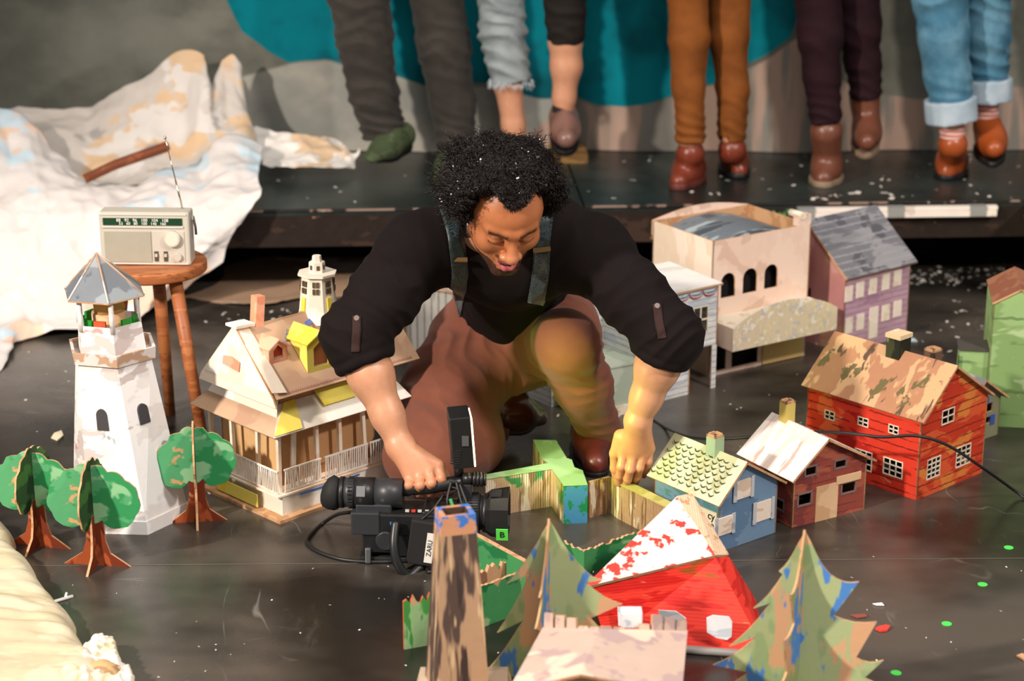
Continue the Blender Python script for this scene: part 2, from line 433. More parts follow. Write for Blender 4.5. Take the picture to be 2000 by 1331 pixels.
    def bars(s, side, rc, nx, nz, m, wd=.003, out=.0015, name='window', frame=True):
        """window lattice of strips over an opening"""
        u0, z0, u1, z1 = rc; mb = MB()
        def bx(ua, za, ub, zb):
            if side == 'x': mb.box(((ua + ub) / 2, -out / 2 + .0003, (za + zb) / 2), (ub - ua, out, zb - za), m)
            else: mb.box((-out / 2 + .0003, (ua + ub) / 2, (za + zb) / 2), (out, ub - ua, zb - za), m)
        for i in range(1, nx): u = u0 + (u1 - u0) * i / nx; bx(u - wd / 2, z0, u + wd / 2, z1)
        for i in range(1, nz): z = z0 + (z1 - z0) * i / nz; bx(u0, z - wd / 2, u1, z + wd / 2)
        if frame:
            f = wd * .5
            bx(u0 - f, z0 - f, u1 + f, z0 + f * .6); bx(u0 - f, z1 - f * .6, u1 + f, z1 + f); bx(u0 - f, z0, u0 + f * .6, z1); bx(u1 - f * .6, z0, u1 + f, z1)
        return mb.build(name, s.t)
    def plate(s, side, rc, m, out=.002, name='door', poly=None):
        u0, z0, u1, z1 = rc; mb = MB(); pl = poly or rectpoly(u0, z0, u1, z1)
        if side == 'x': mb.panel(pl, (0, -out, 0), (1, 0, 0), (0, 0, 1), out + .0005, m)
        else: mb.panel([(s.d - a, b) for a, b in pl][::-1], (-out, s.d, 0), (0, -1, 0), (0, 0, 1), out + .0005, m)
        return mb.build(name, s.t)
    def chimney(s, x, y, sx, sy, z0, z1, m, cap=None, rot=.0, hollow=True):
        mb = MB(); T = .004
        mb.box((x, y, (z0 + z1) / 2), (sx, sy, z1 - z0), m, (0, 0, rot))
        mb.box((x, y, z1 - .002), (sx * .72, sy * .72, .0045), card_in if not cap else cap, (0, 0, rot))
        if not cap:
            for dx, dy, lx, ly in ((0, -sy / 2 + T / 2, sx, T), (0, sy / 2 - T / 2, sx, T), (-sx / 2 + T / 2, 0, T, sy), (sx / 2 - T / 2, 0, T, sy)):
                mb.box((x + dx * math.cos(rot) - dy * math.sin(rot), y + dx * math.sin(rot) + dy * math.cos(rot), z1 + .003), (lx, ly, .006), card, (0, 0, rot))
        o = mb.build('chimney', s.t)
        if cap:
            mb = MB(); mb.box((x, y, z1 + .004), (sx * 1.12, sy * 1.12, .010), cap, (0, 0, rot)); mb.build('chimney_cap', o)
        return o

# --- big red house
rl = paint('red_boards_left', 'd63a24', [('b3231c', .58, (9, 9, 22), 3), ('e8643c', .62, (7, 7, 10), 8), ('f08a70', .7, (10, 10, 24), 4)], lines=('5c120c', 48, 'Z', .09, .45), rough=.6)
rr_ = paint('orange_boards_right', 'd4572f', [('c23a22', .55, (8, 8, 20), 5), ('d9803c', .63, (6, 6, 10), 2)], lines=('5a2410', 48, 'Z', .08, .42), rough=.6)
h = House('red_house', 'large red clapboard house with mottled brown roof and a capped green chimney', (1577, 900), (1790, 978), (1918, 923), .196)
hx = [h.rect('x', 1841, 800, 1862, 826), h.rect('x', 1812, 896, 1834, 932), h.rect('x', 1869, 872, 1893, 908)]
hy = [h.rect('y', 1612, 801, 1629, 822), h.rect('y', 1677, 814, 1695, 835), h.rect('y', 1737, 829, 1754, 850),
      h.rect('y', 1671, 876, 1701, 922), h.rect('y', 1727, 893, 1761, 936)]
pk = h.uz('x', 1862, 716)
h.walls(rr_, rl, 'x', pk[1], pk[0] / h.w, [rectpoly(*r) for r in hx], [rectpoly(*r) for r in hy])
for r in hx[:1]: h.bars('x', r, 2, 2, cream)
for r in hx[1:]: h.bars('x', r, 3, 4, cream)
for r in hy[:3]: h.bars('y', r, 2, 2, cream)
for r in hy[3:]: h.bars('y', r, 3, 3, cream)
h.roof(paint('mottled_brown_roof', 'a8795a', [('c9a078', .52, (9, 16, 9), 2), ('6a5f3e', .63, (14, 24, 14), 4), ('5d4a3c', .66, (10, 30, 10), 9), ('e6dccb', .72, (22, 22, 22), 6)], rough=.7), over=.012, eave=.014)
cx, cz = .5 * h.w + .01, pk[1]
h.chimney(pk[0], h.d * .47, .042, .038, cz - .03, cz + .035, paint('dark_green_chimney', '3c4226', [('23261a', .5, (20, 20, 8), 1), ('7c8258', .63, (30, 30, 10), 2)]), cap=paint('sandy_cap', 'd9c29a', [('f2ead8', .6, (30, 30, 30), 1)]))

# --- brown house with pale pink roof
bw = paint('brown_red_walls', '8f4438', [('7a3a36', .55, (14, 14, 14), 1), ('a65a44', .6, (8, 8, 20), 5), ('6b5a58', .68, (10, 10, 10), 7)], lines=('6e2f28', 60, 'Z', .1, .5))
h = House('brown_house', 'small brown-red house with a pale pink roof and square cut-out windows', None, (1546, 1032), (1688, 995), .123, d=.17)
hx = [h.rect('x', 1573, 910, 1594, 930), h.rect('x', 1631, 897, 1652, 915), h.rect('x', 1559, 962, 1584, 988), h.rect('x', 1644, 940, 1670, 964)]
hy = [h.rect('y', 1512, 970, 1530, 1000)]
pk = h.uz('x', 1611, 858)
h.walls(bw, bw, 'x', pk[1], pk[0] / h.w, [rectpoly(*r) for r in hx], [rectpoly(*r) for r in hy])
fr = paint('grey_window_edge', '7d6560', rough=.8)
for r in hx: h.bars('x', r, 1, 1, fr, wd=.006, name='window')
for r in hy: h.bars('y', r, 1, 1, fr, wd=.005, name='window')
h.plate('x', h.rect('x', 1594, 952, 1633, 1013, bb=False), cardlt, name='door')
h.plate('x', h.rect('x', 1633, 932, 1680, 935, bb=False), cardlt, out=.003, name='sign_board')
h.roof(paint('pale_pink_roof', 'e2cdc4', [('f2e6dc', .5, (5, 26, 5), 2), ('c9a89e', .62, (6, 30, 6), 3)], rough=.6), over=.014, eave=.02)
h.chimney(pk[0] + .004, h.d * .80, .026, .024, pk[1] - .03, pk[1] + .042, paint('yellow_green_chimney', 'c3b060', [('c79a6c', .55, (12, 12, 12), 2)]))

# --- blue house
bl = paint('blue_walls', '6d8aa5', [('5d7a96', .52, (9, 9, 20), 1), ('8ba3b5', .66, (8, 8, 20), 3)], rough=.7)
h = House('blue_house', 'small blue house with shuttered cream windows and wavy green painted shingles', None, (1402, 1080), (1510, 1038), .122, d=.20, phi=R(38.5))
pk = h.uz('x', 1452, 904)
h.walls(bl, paint('teal_side', '4d7f80', [('6d8aa5', .55, (9, 9, 20), 1)]), 'x', pk[1], pk[0] / h.w)
shm = paint('grey_shutter', 'b9bcc0', [('9aa2ab', .6, (20, 20, 20), 2)])
blind = paint('cream_blind', 'e6d6c4', [('d3bda5', .55, (16, 16, 50), 2)])
for q in ((1431, 944, 1470, 966), (1469, 986, 1509, 1009), (1394, 1017, 1433, 1037)):
    r = h.rect('x', *q, bb=False); o = h.plate('x', (r[0] + .008, r[1], r[2] - .006, r[3]), blind, out=.003, name='window')
    for a, b_ in ((r[0], r[0] + .010), (r[2] - .009, r[2])):
        mb = MB(); mb.panel(rectpoly(a, r[1] - .003, b_, r[3] + .004), (0, -.0045, 0), (1, 0, 0), (0, 0, 1), .0016, shm); mb.build('shutter', o)
h.roof(paint('shingle_green_roof', 'b3b58c', [('cfd0ae', .52, (6, 12, 6), 2), ('8fa684', .66, (8, 14, 8), 5)], rough=.65), over=.012, eave=.02)
# painted shingle marks
r0 = pk[0]; ln = Vector((0 - r0, 0, h.h - h.pk)); sl = ln.length; ln.normalize(); nn = Vector((ln.z, 0, -ln.x)) * -1
if nn.z < 0: nn = -nn
mb = MB(); gm = plain('dark_green_mark', '3a4a22', .7); rnd = random.Random(4)
for i in range(8):
    for j in range(9):
        s0 = .012 + i * (sl / 8.2); y0 = .004 + j * (h.d / 8.8) + rnd.uniform(-.003, .003) + (i % 2) * .009
        if y0 + .016 > h.d + .01: continue
        pts = []
        for k in range(5):
            t = k / 4; ss = s0 + .0055 * math.sin(PI * t) + rnd.uniform(-.0008, .0008)
            pts.append(Vector((r0, y0 + .017 * t, h.pk)) + ln * ss + nn * .0062)
        mb.tube(pts, [.0004, .0012, .0016, .0011, .0004], gm, n=5)
mb.build('shingle_marks', h.t)
h.chimney(pk[0] - .002, h.d * .42, .027, .027, pk[1] - .03, pk[1] + .035, paint('pale_green_chimney', '9fb893', [('d5dbc8', .58, (14, 14, 14), 2), ('5a5a56', .66, (12, 12, 30), 4)]))
# sign on the left side wall
sg = h.rect('y', 1350, 982, 1391, 1028); sg = (.006, .048, .075, .088)
o = h.plate('y', sg, paint('cream_sign', 'd9cfb0'), out=.003, name='sign')
def textobj(body, size, parent, m, loc, rot, name='lettering', ext=.0004, font_bold=False):
    cu = bpy.data.curves.new('t', 'FONT'); cu.body = body; cu.size = size; cu.extrude = ext; cu.align_x = 'CENTER'; cu.align_y = 'CENTER'
    t = bpy.data.objects.new('t', cu); C.objects.link(t)
    dg = bpy.context.evaluated_depsgraph_get(); me = bpy.data.meshes.new_from_object(t.evaluated_get(dg))
    bpy.data.objects.remove(t); me.materials.clear(); me.materials.append(m)
    o = bpy.data.objects.new(name, me); C.objects.link(o); o.parent = parent; o.location = loc; o.rotation_euler = rot
    return o
ink = plain('black_ink', '151515', .7)
textobj('cy', .024, o, ink, (-.0036, .020, .077), (PI / 2, 0, -PI / 2))
textobj('se', .022, o, ink, (-.0036, .020, .058), (PI / 2, 0, -PI / 2))

# --- small grey-roofed house behind the red one
gw = paint('olive_grey_walls', '7d7f62', [('8f9178', .55, (12, 12, 12), 1)])
h = House('grey_roof_house', 'small olive house with plain grey roof mostly hidden behind red house', None, (1880, 872), (1952, 850), .105, d=.16, phi=R(38))
h.walls(gw, gw, 'x', .158, .42, [rectpoly(*h.rect('x', 1922, 788, 1938, 806)), rectpoly(*h.rect('x', 1922, 815, 1934, 828))], [])
bm_ = plain('blue_window', '35549c', .6)
h.plate('x', h.rect('x', 1922, 775, 1930, 790), bm_, name='window'); h.plate('x', h.rect('x', 1934, 810, 1941, 829), bm_, name='window')
h.roof(paint('grey_roof', '85868a', [('95979b', .5, (9, 9, 9), 1)]), over=.014, eave=.02)
h.chimney(.025, .13, .032, .03, .12, .205, paint('brown_chimney', '6a5040', [('3f3026', .55, (30, 30, 5), 1)]))

dk_ = paint('dark_lean_to_roof', '4a4640')
# --- tall green house at the right edge
gg = paint('light_green_walls', '8fae72', [('7d9c60', .52, (5, 5, 9), 1), ('a8c08a', .6, (7, 7, 12), 3), ('c9b78a', .71, (16, 16, 34), 6)], lines=('5c7a44', 16, 'Z', .05, .5))
h = House('green_house', 'tall light green house with reddish roof cut by the right edge', None, (1922, 832), (2030, 850), .30, d=.20, phi=R(-9))
h.w = .15; h.h = HZ(1922, 594, h.B)
h.walls(gg, gg, 'x', HZ(1970, 566, h.B), .42, [], [])
lt_ = HZ(1895, 690, h.B)
mb = MB(); mb.box((-.036, .05, lt_ / 2), (.070, .07, lt_), gg); lto = mb.build('lean_to', h.t)
mb = MB(); mb.box((-.036, .05, lt_ + .003), (.078, .08, .006), dk_); mb.build('lean_to_roof', lto)
h.s = 0
h.roof(paint('reddish_roof', '8a5642', [('9c6a50', .5, (9, 9, 9), 1)]), over=.003, eave=.004)
# --- mauve house at the back
mv = paint('mauve_walls', 'b4909f', [('be9bab', .5, (8, 8, 18), 1), ('a58196', .64, (8, 8, 18), 4)], lines=('94708a', 60, 'Z', .12, .35), rough=.7)
mp = paint('pink_side_wall', 'c08c88', [('b57d7a', .55, (6, 6, 6), 1)], rough=.7)
h = House('mauve_house', 'two storey mauve house with grey slate roof and rows of cream windows', None, (1645, 690), (1767, 655), .225, d=.30, phi=R(37.5))
h.walls(mv, mp, 'y', .345, .5, (), [rectpoly(.13, .11, .158, .155)])
wm = paint('cream_window', 'eedfce', [('e6d0b8', .62, (30, 30, 30), 2)])
for i, (x, y) in enumerate(((1657, 575), (1679, 567), (1704, 560), (1729, 552), (1752, 544), (1657, 637), (1679, 630), (1729, 612), (1752, 604))):
    h.plate('x', h.rect('x', x - 6, y - 17, x + 7, y + 15), wm, out=.002, name='window')
h.plate('x', h.rect('x', 1699, 602, 1712, 658, bb=False), wm, out=.002, name='door')
h.roof(paint('slate_roof', '6f6f75', [('8c8c90', .55, (7, 7, 30), 2), ('55555c', .62, (10, 10, 10), 4)], lines=('94949a', 70, 'Z', .2, .4), rough=.7), over=.012, eave=.02)

# --- beige picture theatre
th = paint('beige_theatre_walls', 'e2c6b4', [('e8cfbe', .5, (8, 8, 8), 1), ('d6b8a4', .62, (10, 10, 10), 5)], rough=.75)
h = House('theater', 'large beige theatre with three dark arched windows and a long marquee', None, (1385, 736), (1562, 690), .345, d=.26, phi=R(33))
ax = [h.rect('x', 1409, 536, 1435, 578, bb=False), h.rect('x', 1452, 527, 1478, 569, bb=False), h.rect('x', 1494, 519, 1518, 560, bb=False)]
holes = [arch(*r) for r in ax] + [rectpoly(.012, .012, .055, .095), rectpoly(.075, .012, .165, .10)]
sh = h.h; h.h = .372
h.walls(th, paint('beige_side_wall', 'e0ccb4', [('ebdcc8', .55, (4, 12, 4), 1)], rough=.75), None, None, .5, holes, ())
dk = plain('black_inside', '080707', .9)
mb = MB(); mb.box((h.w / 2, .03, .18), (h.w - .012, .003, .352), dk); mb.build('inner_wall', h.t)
mb = MB()                                   # barrel roof
N = 14; grey = paint('grey_tape_roof', '6e7880', [('a9b4b8', .6, (5, 20, 5), 2), ('4c555c', .55, (8, 20, 8), 5), ('dfe4e4', .7, (5, 24, 5), 8)], rough=.5)
rg = []
for yy in (.006, h.d - .006):
    rg.append([Vector((.006 + (h.w - .012) * i / N, yy, .335 + .034 * math.sin(PI * i / N))) for i in range(N + 1)])
mb.rings(rg, grey, False, True, False); mb.build('roof', h.t)
mb = MB()
pts = [(0, .33)] + [(h.w * (1 - i / N), .372 + .022 * math.sin(PI * i / N)) for i in range(N + 1)][::-1]
mb.panel([(0, .33), (h.w, .33)] + [(h.w * (1 - i / N), .372 + .022 * math.sin(PI * i / N)) for i in range(N + 1)], (0, h.d + .004, 0), (1, 0, 0), (0, 0, 1), .004, th, card)
mb.build('curved_parapet', h.t)
mb = MB(); mb.box((h.w - .022, .012, .385), (.044, .022, .030), th); mb.cone((h.w - .03, -.002, .398), (h.w - .03, .05, .398), .010, .010, cream); mb.build('corner_turret', h.t)
# marquee: box with an arched sign front
mq = paint('glitter_sign', 'dcc9ae', [('c9c1bd', .57, (50, 50, 50), 2), ('e6d49c', .61, (60, 60, 60), 4), ('f1e8da', .6, (55, 55, 55), 7)], rough=.6)
o_ = .12
zb, zt, xa, xb = .106, .168, -.022, .335
oo = []
for i in range(13): t = i / 12; oo.append((xb - (xb - xa) * t, zt + .050 * max(0, math.sin(PI * t)) ** .8))
mb = MB(); mb.panel([(xa, zb), (xb, zb)] + oo, (0, -o_, 0), (1, 0, 0), (0, 0, 1), .004, mq, cream)
mq_f = mb.build('marquee_sign', h.t)
mb = MB(); mb.box(((xa + xb) / 2, -o_ / 2 + .002, zb + .003), (xb - xa - .002, o_ - .006, .005), card)
mb.box((xa + .002, -o_ / 2 + .002, (zb + zt) / 2), (.004, o_ - .006, zt - zb), th); mb.box((xb - .002, -o_ / 2 + .002, (zb + zt) / 2), (.004, o_ - .006, zt - zb), th)
mb.box(((xa + xb) / 2, -o_ / 2 + .002, zt - .004), (xb - xa - .012, o_ - .006, .004), cream)
mb.build('marquee_box', h.t)
pier = paint('ochre_pier', 'd5b279', [('e2c79a', .55, (9, 9, 9), 1)])
mb = MB(); mb.box((.25, -.003, .055), (.14, .004, .105), pier); mb.box((.235, -.0052, .07), (.055, .002, .016), dk); mb.build('door', h.t)

# --- white clapboard shop
wh = paint('white_clapboard', 'dcdcd8', [('c3cbd2', .55, (4, 4, 22), 1), ('eef0ee', .55, (5, 5, 26), 3)], lines=('9aa2aa', 62, 'Z', .12, .3), rough=.65)
h = House('white_shop', 'white clapboard shop with red and blue bunting over its open porch', None, (1240, 797), (1397, 757), .285, d=.20, phi=R(35.7))
ww = h.w
mb = MB(); T = .004
hole = h.rect('x', 1355, 598, 1381, 652)
front = [(0, .0), (.176, 0), (.176, .12), (ww - .016, .12), (ww - .016, 0), (ww, 0), (ww, .285), (.12, .285), (.12, .262), (0, .245)]
mb.panel(front, (0, 0, 0), (1, 0, 0), (0, 0, 1), T, wh, card, [rectpoly(*hole)])
mb.panel([(0, 0), (.13, 0), (.13, .245), (0, .245)], (0, .13, 0), (0, -1, 0), (0, 0, 1), T, wh, card)
mb.panel([(0, 0), (.17, 0), (.17, .262), (0, .255)], (-.17, .13, 0), (1, 0, 0), (0, 0, 1), T, wh, card)
mb.panel([(0, 0), (.10, 0), (.10, .255), (0, .255)], (-.17, .23, 0), (0, -1, 0), (0, 0, 1), T, wh, card)
mb.panel([(0, 0), (.2, 0), (.2, .285), (0, .285)], (ww, 0, .12), (0, 1, 0), (0, 0, 1), T, wh, card) if False else None
mb.panel([(0, .12), (.2, .12), (.2, .285), (0, .285)], (ww, 0, 0), (0, 1, 0), (0, 0, 1), T, wh, card)
mb.panel([(0, 0), (ww, 0), (ww, .24), (0, .24)], (ww, .2, 0), (-1, 0, 0), (0, 0, 1), T, wh, card)
mb.panel([(0, 0), (.19, 0), (.19, .12), (0, .12)], (.176, .19, 0), (0, -1, 0), (0, 0, 1), T, card, card)
mb.build('walls', h.t)
mb = MB(); mb.box((.22, .1, .122), (.085, .19, .004), card); mb.box((.22, .15, .06), (.09, .004, .12), card); mb.build('porch', h.t)
h.bars('x', hole, 2, 2, cream, wd=.004)
lr = paint('white_shop_roof', 'e4e2de', [('cfd0cc', .55, (5, 20, 5), 1)])
mb = MB(); mb.panel([(0, 0), (ww - .10, 0), (ww - .10, .215), (0, .215)], (.105, -.012, .287), (1, 0, 0), (0, 1, .04), .005, lr, card)
mb.panel([(0, 0), (.13, 0), (.13, .22), (0, .22)], (-.008, -.012, .250), (.115, 0, .018), (0, 1, 0), .005, lr, card); mb.panel([(0, 0), (.19, 0), (.19, .12), (0, .12)], (-.185, .12, .262), (.19, 0, .006), (0, 1, 0), .005, lr, card); mb.build('roof', h.t)
red_m = plain('bunting_red', 'b23a34', .7); blue_m = plain('bunting_blue', '3f6f9c', .7); wht_m = plain('bunting_white', 'e8e6e0', .7)
mb = MB()
for k in range(3):
    u = .125 + k * .046
    for m_, zz, rr in ((blue_m, .0, .008), (wht_m, -.004, .011), (red_m, -.008, .015)):
        pts = [Vector((u + .023 - .022 * math.cos(PI * i / 8), -.0015, .272 - rr * math.sin(PI * i / 8))) for i in range(9)]
        mb.tube(pts, .0022, m_, n=5)
mb.build('bunting', h.t)

# --- pale green little building with cream footing
pg = paint('pale_green_grey_walls', 'a9b5a2', [('bcc6b6', .52, (8, 8, 8), 1), ('8f9c8c', .64, (14, 14, 14), 4)], rough=.75)
h = House('pale_green_building', 'small plain pale green building with cream footing behind bent knee', (1057, 780), (1150, 822), (1238, 797), .128, phi=R(30), d=.125)
h.walls(pg, pg, None, None)
mb = MB(); mb.box((h.w / 2, -.003, .012), (h.w + .008, .006, .024), cream); mb.box((-.003, h.d / 2, .012), (.006, h.d + .008, .024), cream); mb.build('footing', h.t)
mb = MB(); mb.box((h.w / 2, h.d / 2, .129), (h.w + .006, h.d + .006, .004), pg); mb.build('roof', h.t)

# --- far pale green house cut by the right edge
pgf = paint('far_green_wall', 'c3cdb4', [('b3bf9f', .55, (8, 8, 8), 1)])
t = thing('far_green_house', 'pale green tower house with orange roof edge at far right behind', 'model house', G(2002, 610), R(-20), None)
mb = MB(); mb.panel([(0, 0), (.2, 0), (.2, .31), (.1, .38), (0, .31)], (0, 0, 0), (1, 0, 0), (0, 0, 1), .004, pgf, card)
mb.panel([(0, 0), (.2, 0), (.2, .31), (0, .31)], (0, .2, 0), (0, -1, 0), (0, 0, 1), .004, pgf, card); mb.build('walls', t)
mb = MB(); mb.panel([(0, 0), (.24, 0), (.24, .17), (0, .17)], (-.022, .215, .296), (0, -1, 0), (.1, 0, .07), .005, paint('orange_roof', 'a9704e'), card); mb.build('roof', t)

# --- lean-to joined to the green house
# ------------------------------------------------------------------ lighthouse
lhw = paint('lighthouse_white', 'e0dcd8', [('f0eeec', .5, (7, 7, 12), 1), ('c9bdb8', .6, (10, 10, 20), 3), ('9ba3a8', .69, (16, 16, 8), 6), ('c99a96', .7, (6, 6, 16), 8)], rough=.7)
lhg = paint('lighthouse_grey_roof', '70767c', [('8f969a', .53, (9, 9, 9), 1), ('5a5f66', .64, (12, 12, 12), 4), ('a97f60', .72, (20, 20, 20), 6)], rough=.55)
lg = G(256, 1004); tilt = (240 - 256) / 905.0
t = thing('lighthouse', 'tall white hexagonal cardboard lighthouse with grey pointed roof', 'lighthouse', lg, 0)
def hexr(z, r, ang, k=6):
    f = z / .40
    return [Vector((tilt * f + r * math.cos(R(ang + 60 * i)), r * math.sin(R(ang + 60 * i)), z)) for i in range(6)]
mb = MB(); mb.rings([hexr(0, .131, -64), hexr(.03, .131, -64), hexr(.031, .127, -64), hexr(.375, .088, -74)], lhw, True, False); 
mb.build('tower_shaft', t)
mb = MB()
rim = paint('card_rim', 'b9977c', [('d8cfc8', .5, (12, 12, 12), 1)])
mb.rings([hexr(.372, .098, -74), hexr(.398, .101, -74), hexr(.398, .094, -74), hexr(.380, .092, -74)], rim, True, False); mb.build('gallery', t)
mb = MB(); Hh = [hexr(.382, .080, -74), hexr(.452, .074, -74)]
mb.rings([Hh[0], Hh[1], [Vector((tilt * 1.1 + (p.x - tilt * 1.1) * .95, p.y * .95, p.z)) for p in Hh[1]], hexr(.40, .074, -74)], lhw, False, False)
mb.build('lantern_balustrade', t)
for i in range(6):
    a = R(-74 + 60 * i); mb = MB(); r_ = .072
    if i in (0, 5, 1, 3, 4, 2):
        mb.cone((tilt * 1.1 + r_ * math.cos(a), r_ * math.sin(a), .44), (tilt * 1.2 + r_ * math.cos(a), r_ * math.sin(a), .512), .0065 if i != 1 else .002, .006 if i != 1 else .002, lhw, 6); mb.build('post', t)
mb = MB(); mb.cone((tilt * 1.1, 0, .40), (tilt * 1.2, 0, .47), .036, .036, cardlt, 24); mb.cone((tilt * 1.1, 0, .47), (tilt * 1.2, 0, .51), .032, .032, paint('lamp_card', 'c9a25e'), 24); mb.build('lamp', t)
gpl = plain('green_foil', '1f8a2c', .3); rpl = plain('red_foil', 'c2502c', .4)
for a0 in (-130, -100, -40, -10, 150):
    a = R(a0); mb = MB(); mb.box((tilt * 1.1 + .056 * math.cos(a), .056 * math.sin(a), .45), (.026, .006, .026), gpl if a0 != -100 else rpl, (0, 0, a + PI / 2)); mb.build('coloured_foil', t)
mb = MB(); top = Vector((tilt * 1.5 - .012, 0, .598)); E_ = hexr(.512, .092, -74); k = mb.mi(lhg)
E_ = [Vector((p.x - .004, p.y, p.z)) for p in E_]
for i in range(6):
    a, b_ = E_[i], E_[(i + 1) % 6]; mb.face([a, b_, top], lhg)
mb.face([p + Vector((0, 0, -.003)) for p in E_][::-1], card)
for i in range(6): mb.face([E_[i], E_[i] + Vector((0, 0, -.003)), E_[(i + 1) % 6] + Vector((0, 0, -.003)), E_[(i + 1) % 6]], card)
for i in range(6): mb.tube([E_[i], E_[i].lerp(top, .5) + Vector((0, 0, .001)), top], .0022, rim, 5)
mb.build('roof', t)
# painted windows on the shaft
def shaftpt(ia, u, z):
    f = (z - .031) / .344; rr_a, rr_b = [hexr(0, .127 + (.088 - .127) * f, -64 - 10 * f)[i % 6] for i in (ia, ia + 1)]
    q = rr_a.lerp(rr_b, u); q.x += tilt * z / .40; q.z = z; return q
for ia, u0, u1, z0, z1 in ((5, .36, .60, .232, .278), (0, .30, .56, .238, .282)):
    mb = MB(); P_ = []
    for k in range(11):
        a = PI * k / 10; P_.append(((u0 + u1) / 2 + (u1 - u0) / 2 * math.cos(a), z1 - .014 + .014 * math.sin(a)))
    P_ += [(u0, z0), (u1, z0)]
    n_ = (shaftpt(ia, .5, .25) - shaftpt(ia + 3, .5, .25)).normalized()
    pp = [shaftpt(ia, u, z) + n_ * .0065 for u, z in P_]
    mb.rings([pp, [p - n_ * .010 for p in pp]], plain('dark_window_paint', '3c3a3c', .8), True, False); mb.build('window', t)

# ------------------------------------------------------------------ paper porch house with turret
pa = paint('white_paper', 'f1ece2', [('e5dccb', .55, (5, 5, 5), 1)], rough=.7)
pap = paint('cream_paper', 'f2e3d0', [('e8cdb2', .58, (5, 5, 5), 2)], rough=.7)
yel = paint('yellow_card', 'ecd24a', [('f2e06a', .5, (9, 9, 9), 1)], rough=.65)
org = paint('peach_card', 'e99a78', [('f2b193', .5, (9, 9, 9), 1)], rough=.7)
brn = paint('plain_brown_card', 'c2a184', [('b8947a', .6, (6, 6, 6), 1)], rough=.8)
bltape = plain('blue_tape', '6d86d8', .5); blue_line = plain('blue_marker', '3e6fb0', .6)
h = House('paper_house', 'cream paper and cardboard porch house with yellow dormer and white railings', (385, 960), (545, 1020), (740, 953), .27, 'model house', phi=R(44))
h.w, h.d = .40, .272
B_, w_, d_ = h.t, h.w, h.d
w_ = .335
mb = MB(); mb.box((w_ / 2, d_ / 2, .004), (w_ + .02, d_ + .02, .008), card, (0, 0, .02)); mb.box((w_ / 2 + .01, d_ / 2, .032), (w_ - .01, d_ - .01, .048), pa)
mb.box((w_ / 2, d_ / 2, .057), (w_ + .002, d_ + .002, .004), pap); mb.build('base', B_)
mb = MB(); mb.panel(rectpoly(0, 0, .15, .030), (-.0012, .225, .012), (0, -1, 0), (0, 0, 1), .002, yel); mb.build('yellow_tape', B_, 'yellow strip of tape')
mb = MB(); mb.panel(rectpoly(0, 0, .17, .004), (.06, -.0012, .046), (1, 0, 0), (0, 0, 1), .002, blue_line); mb.build('blue_line', B_)
iw = .045
mb = MB(); X0, X1, Y0, Y1 = iw, w_ - .02, iw, d_ - .01
hs = [rectpoly(.05 + i * .085, .10, .09 + i * .085, .19) for i in range(3)]
mb.panel([(0, .058), (X1 - X0, .058), (X1 - X0, .27), (0, .27)], (X0, Y0, 0), (1, 0, 0), (0, 0, 1), .004, paint('kraft_wall', 'b58a5e', [('a67a50', .6, (9, 9, 9), 3)]), card)
kw = paint('light_kraft_wall', 'd3ab78', [('c69a66', .6, (9, 9, 9), 3)])
mb.panel([(0, .058), (Y1 - Y0, .058), (Y1 - Y0, .27), (0, .27)], (X0, Y1, 0), (0, -1, 0), (0, 0, 1), .004, kw, card, [rectpoly(.06, .17, .066, .195), rectpoly(.09, .168, .10, .195)])
mb.panel([(0, .058), (Y1 - Y0, .058), (Y1 - Y0, .27), (0, .27)], (X1, Y0, 0), (0, 1, 0), (0, 0, 1), .004, kw, card)
mb.panel([(0, .058), (X1 - X0, .058), (X1 - X0, .27), (0, .27)], (X1, Y1, 0), (-1, 0, 0), (0, 0, 1), .004, kw, card)
mb.build('walls', B_)
e_ = .016
cols = [(e_, e_), (.06, e_), (.12, e_), (.19, e_), (.26, e_), (w_ - .012, e_), (e_, .09), (e_, .18), (e_, d_ - .012)]
for i, (x, y) in enumerate(cols):
    mb = MB(); rnd = random.Random(i); mb.box((x + rnd.uniform(-.003, .003), y, .134), (.0085, .0085, .152), pap, (rnd.uniform(-.05, .05), rnd.uniform(-.05, .05), 0)); mb.build('porch_post', B_)
def railing(p0, p1, n):
    mb = MB(); p0, p1 = Vector(p0), Vector(p1); L = (p1 - p0).length; a = math.atan2((p1 - p0).y, (p1 - p0).x)
    for z in (.064, .114): mb.box(((p0 + p1) / 2) + Vector((0, 0, z)), (L, .003, .0035), pa, (0, 0, a))
    for i in range(n):
        q = p0.lerp(p1, (i + .5) / n); mb.box(q + Vector((0, 0, .089)), (.0026, .0022, .05), pa, (random.uniform(-.05, .05), random.uniform(-.08, .08), a))
    mb.build('railing', B_)
random.seed(5)
for a, b_, n in (((.004, .004, 0), (.004, .135, 0), 22), ((.004, .135, 0), (.004, d_ - .01, 0), 22), ((.022, .004, 0), (.125, .004, 0), 16), ((.135, .004, 0), (.26, .004, 0), 20), ((.265, .004, 0), (w_ - .01, .004, 0), 8)): railing(a, b_, n)
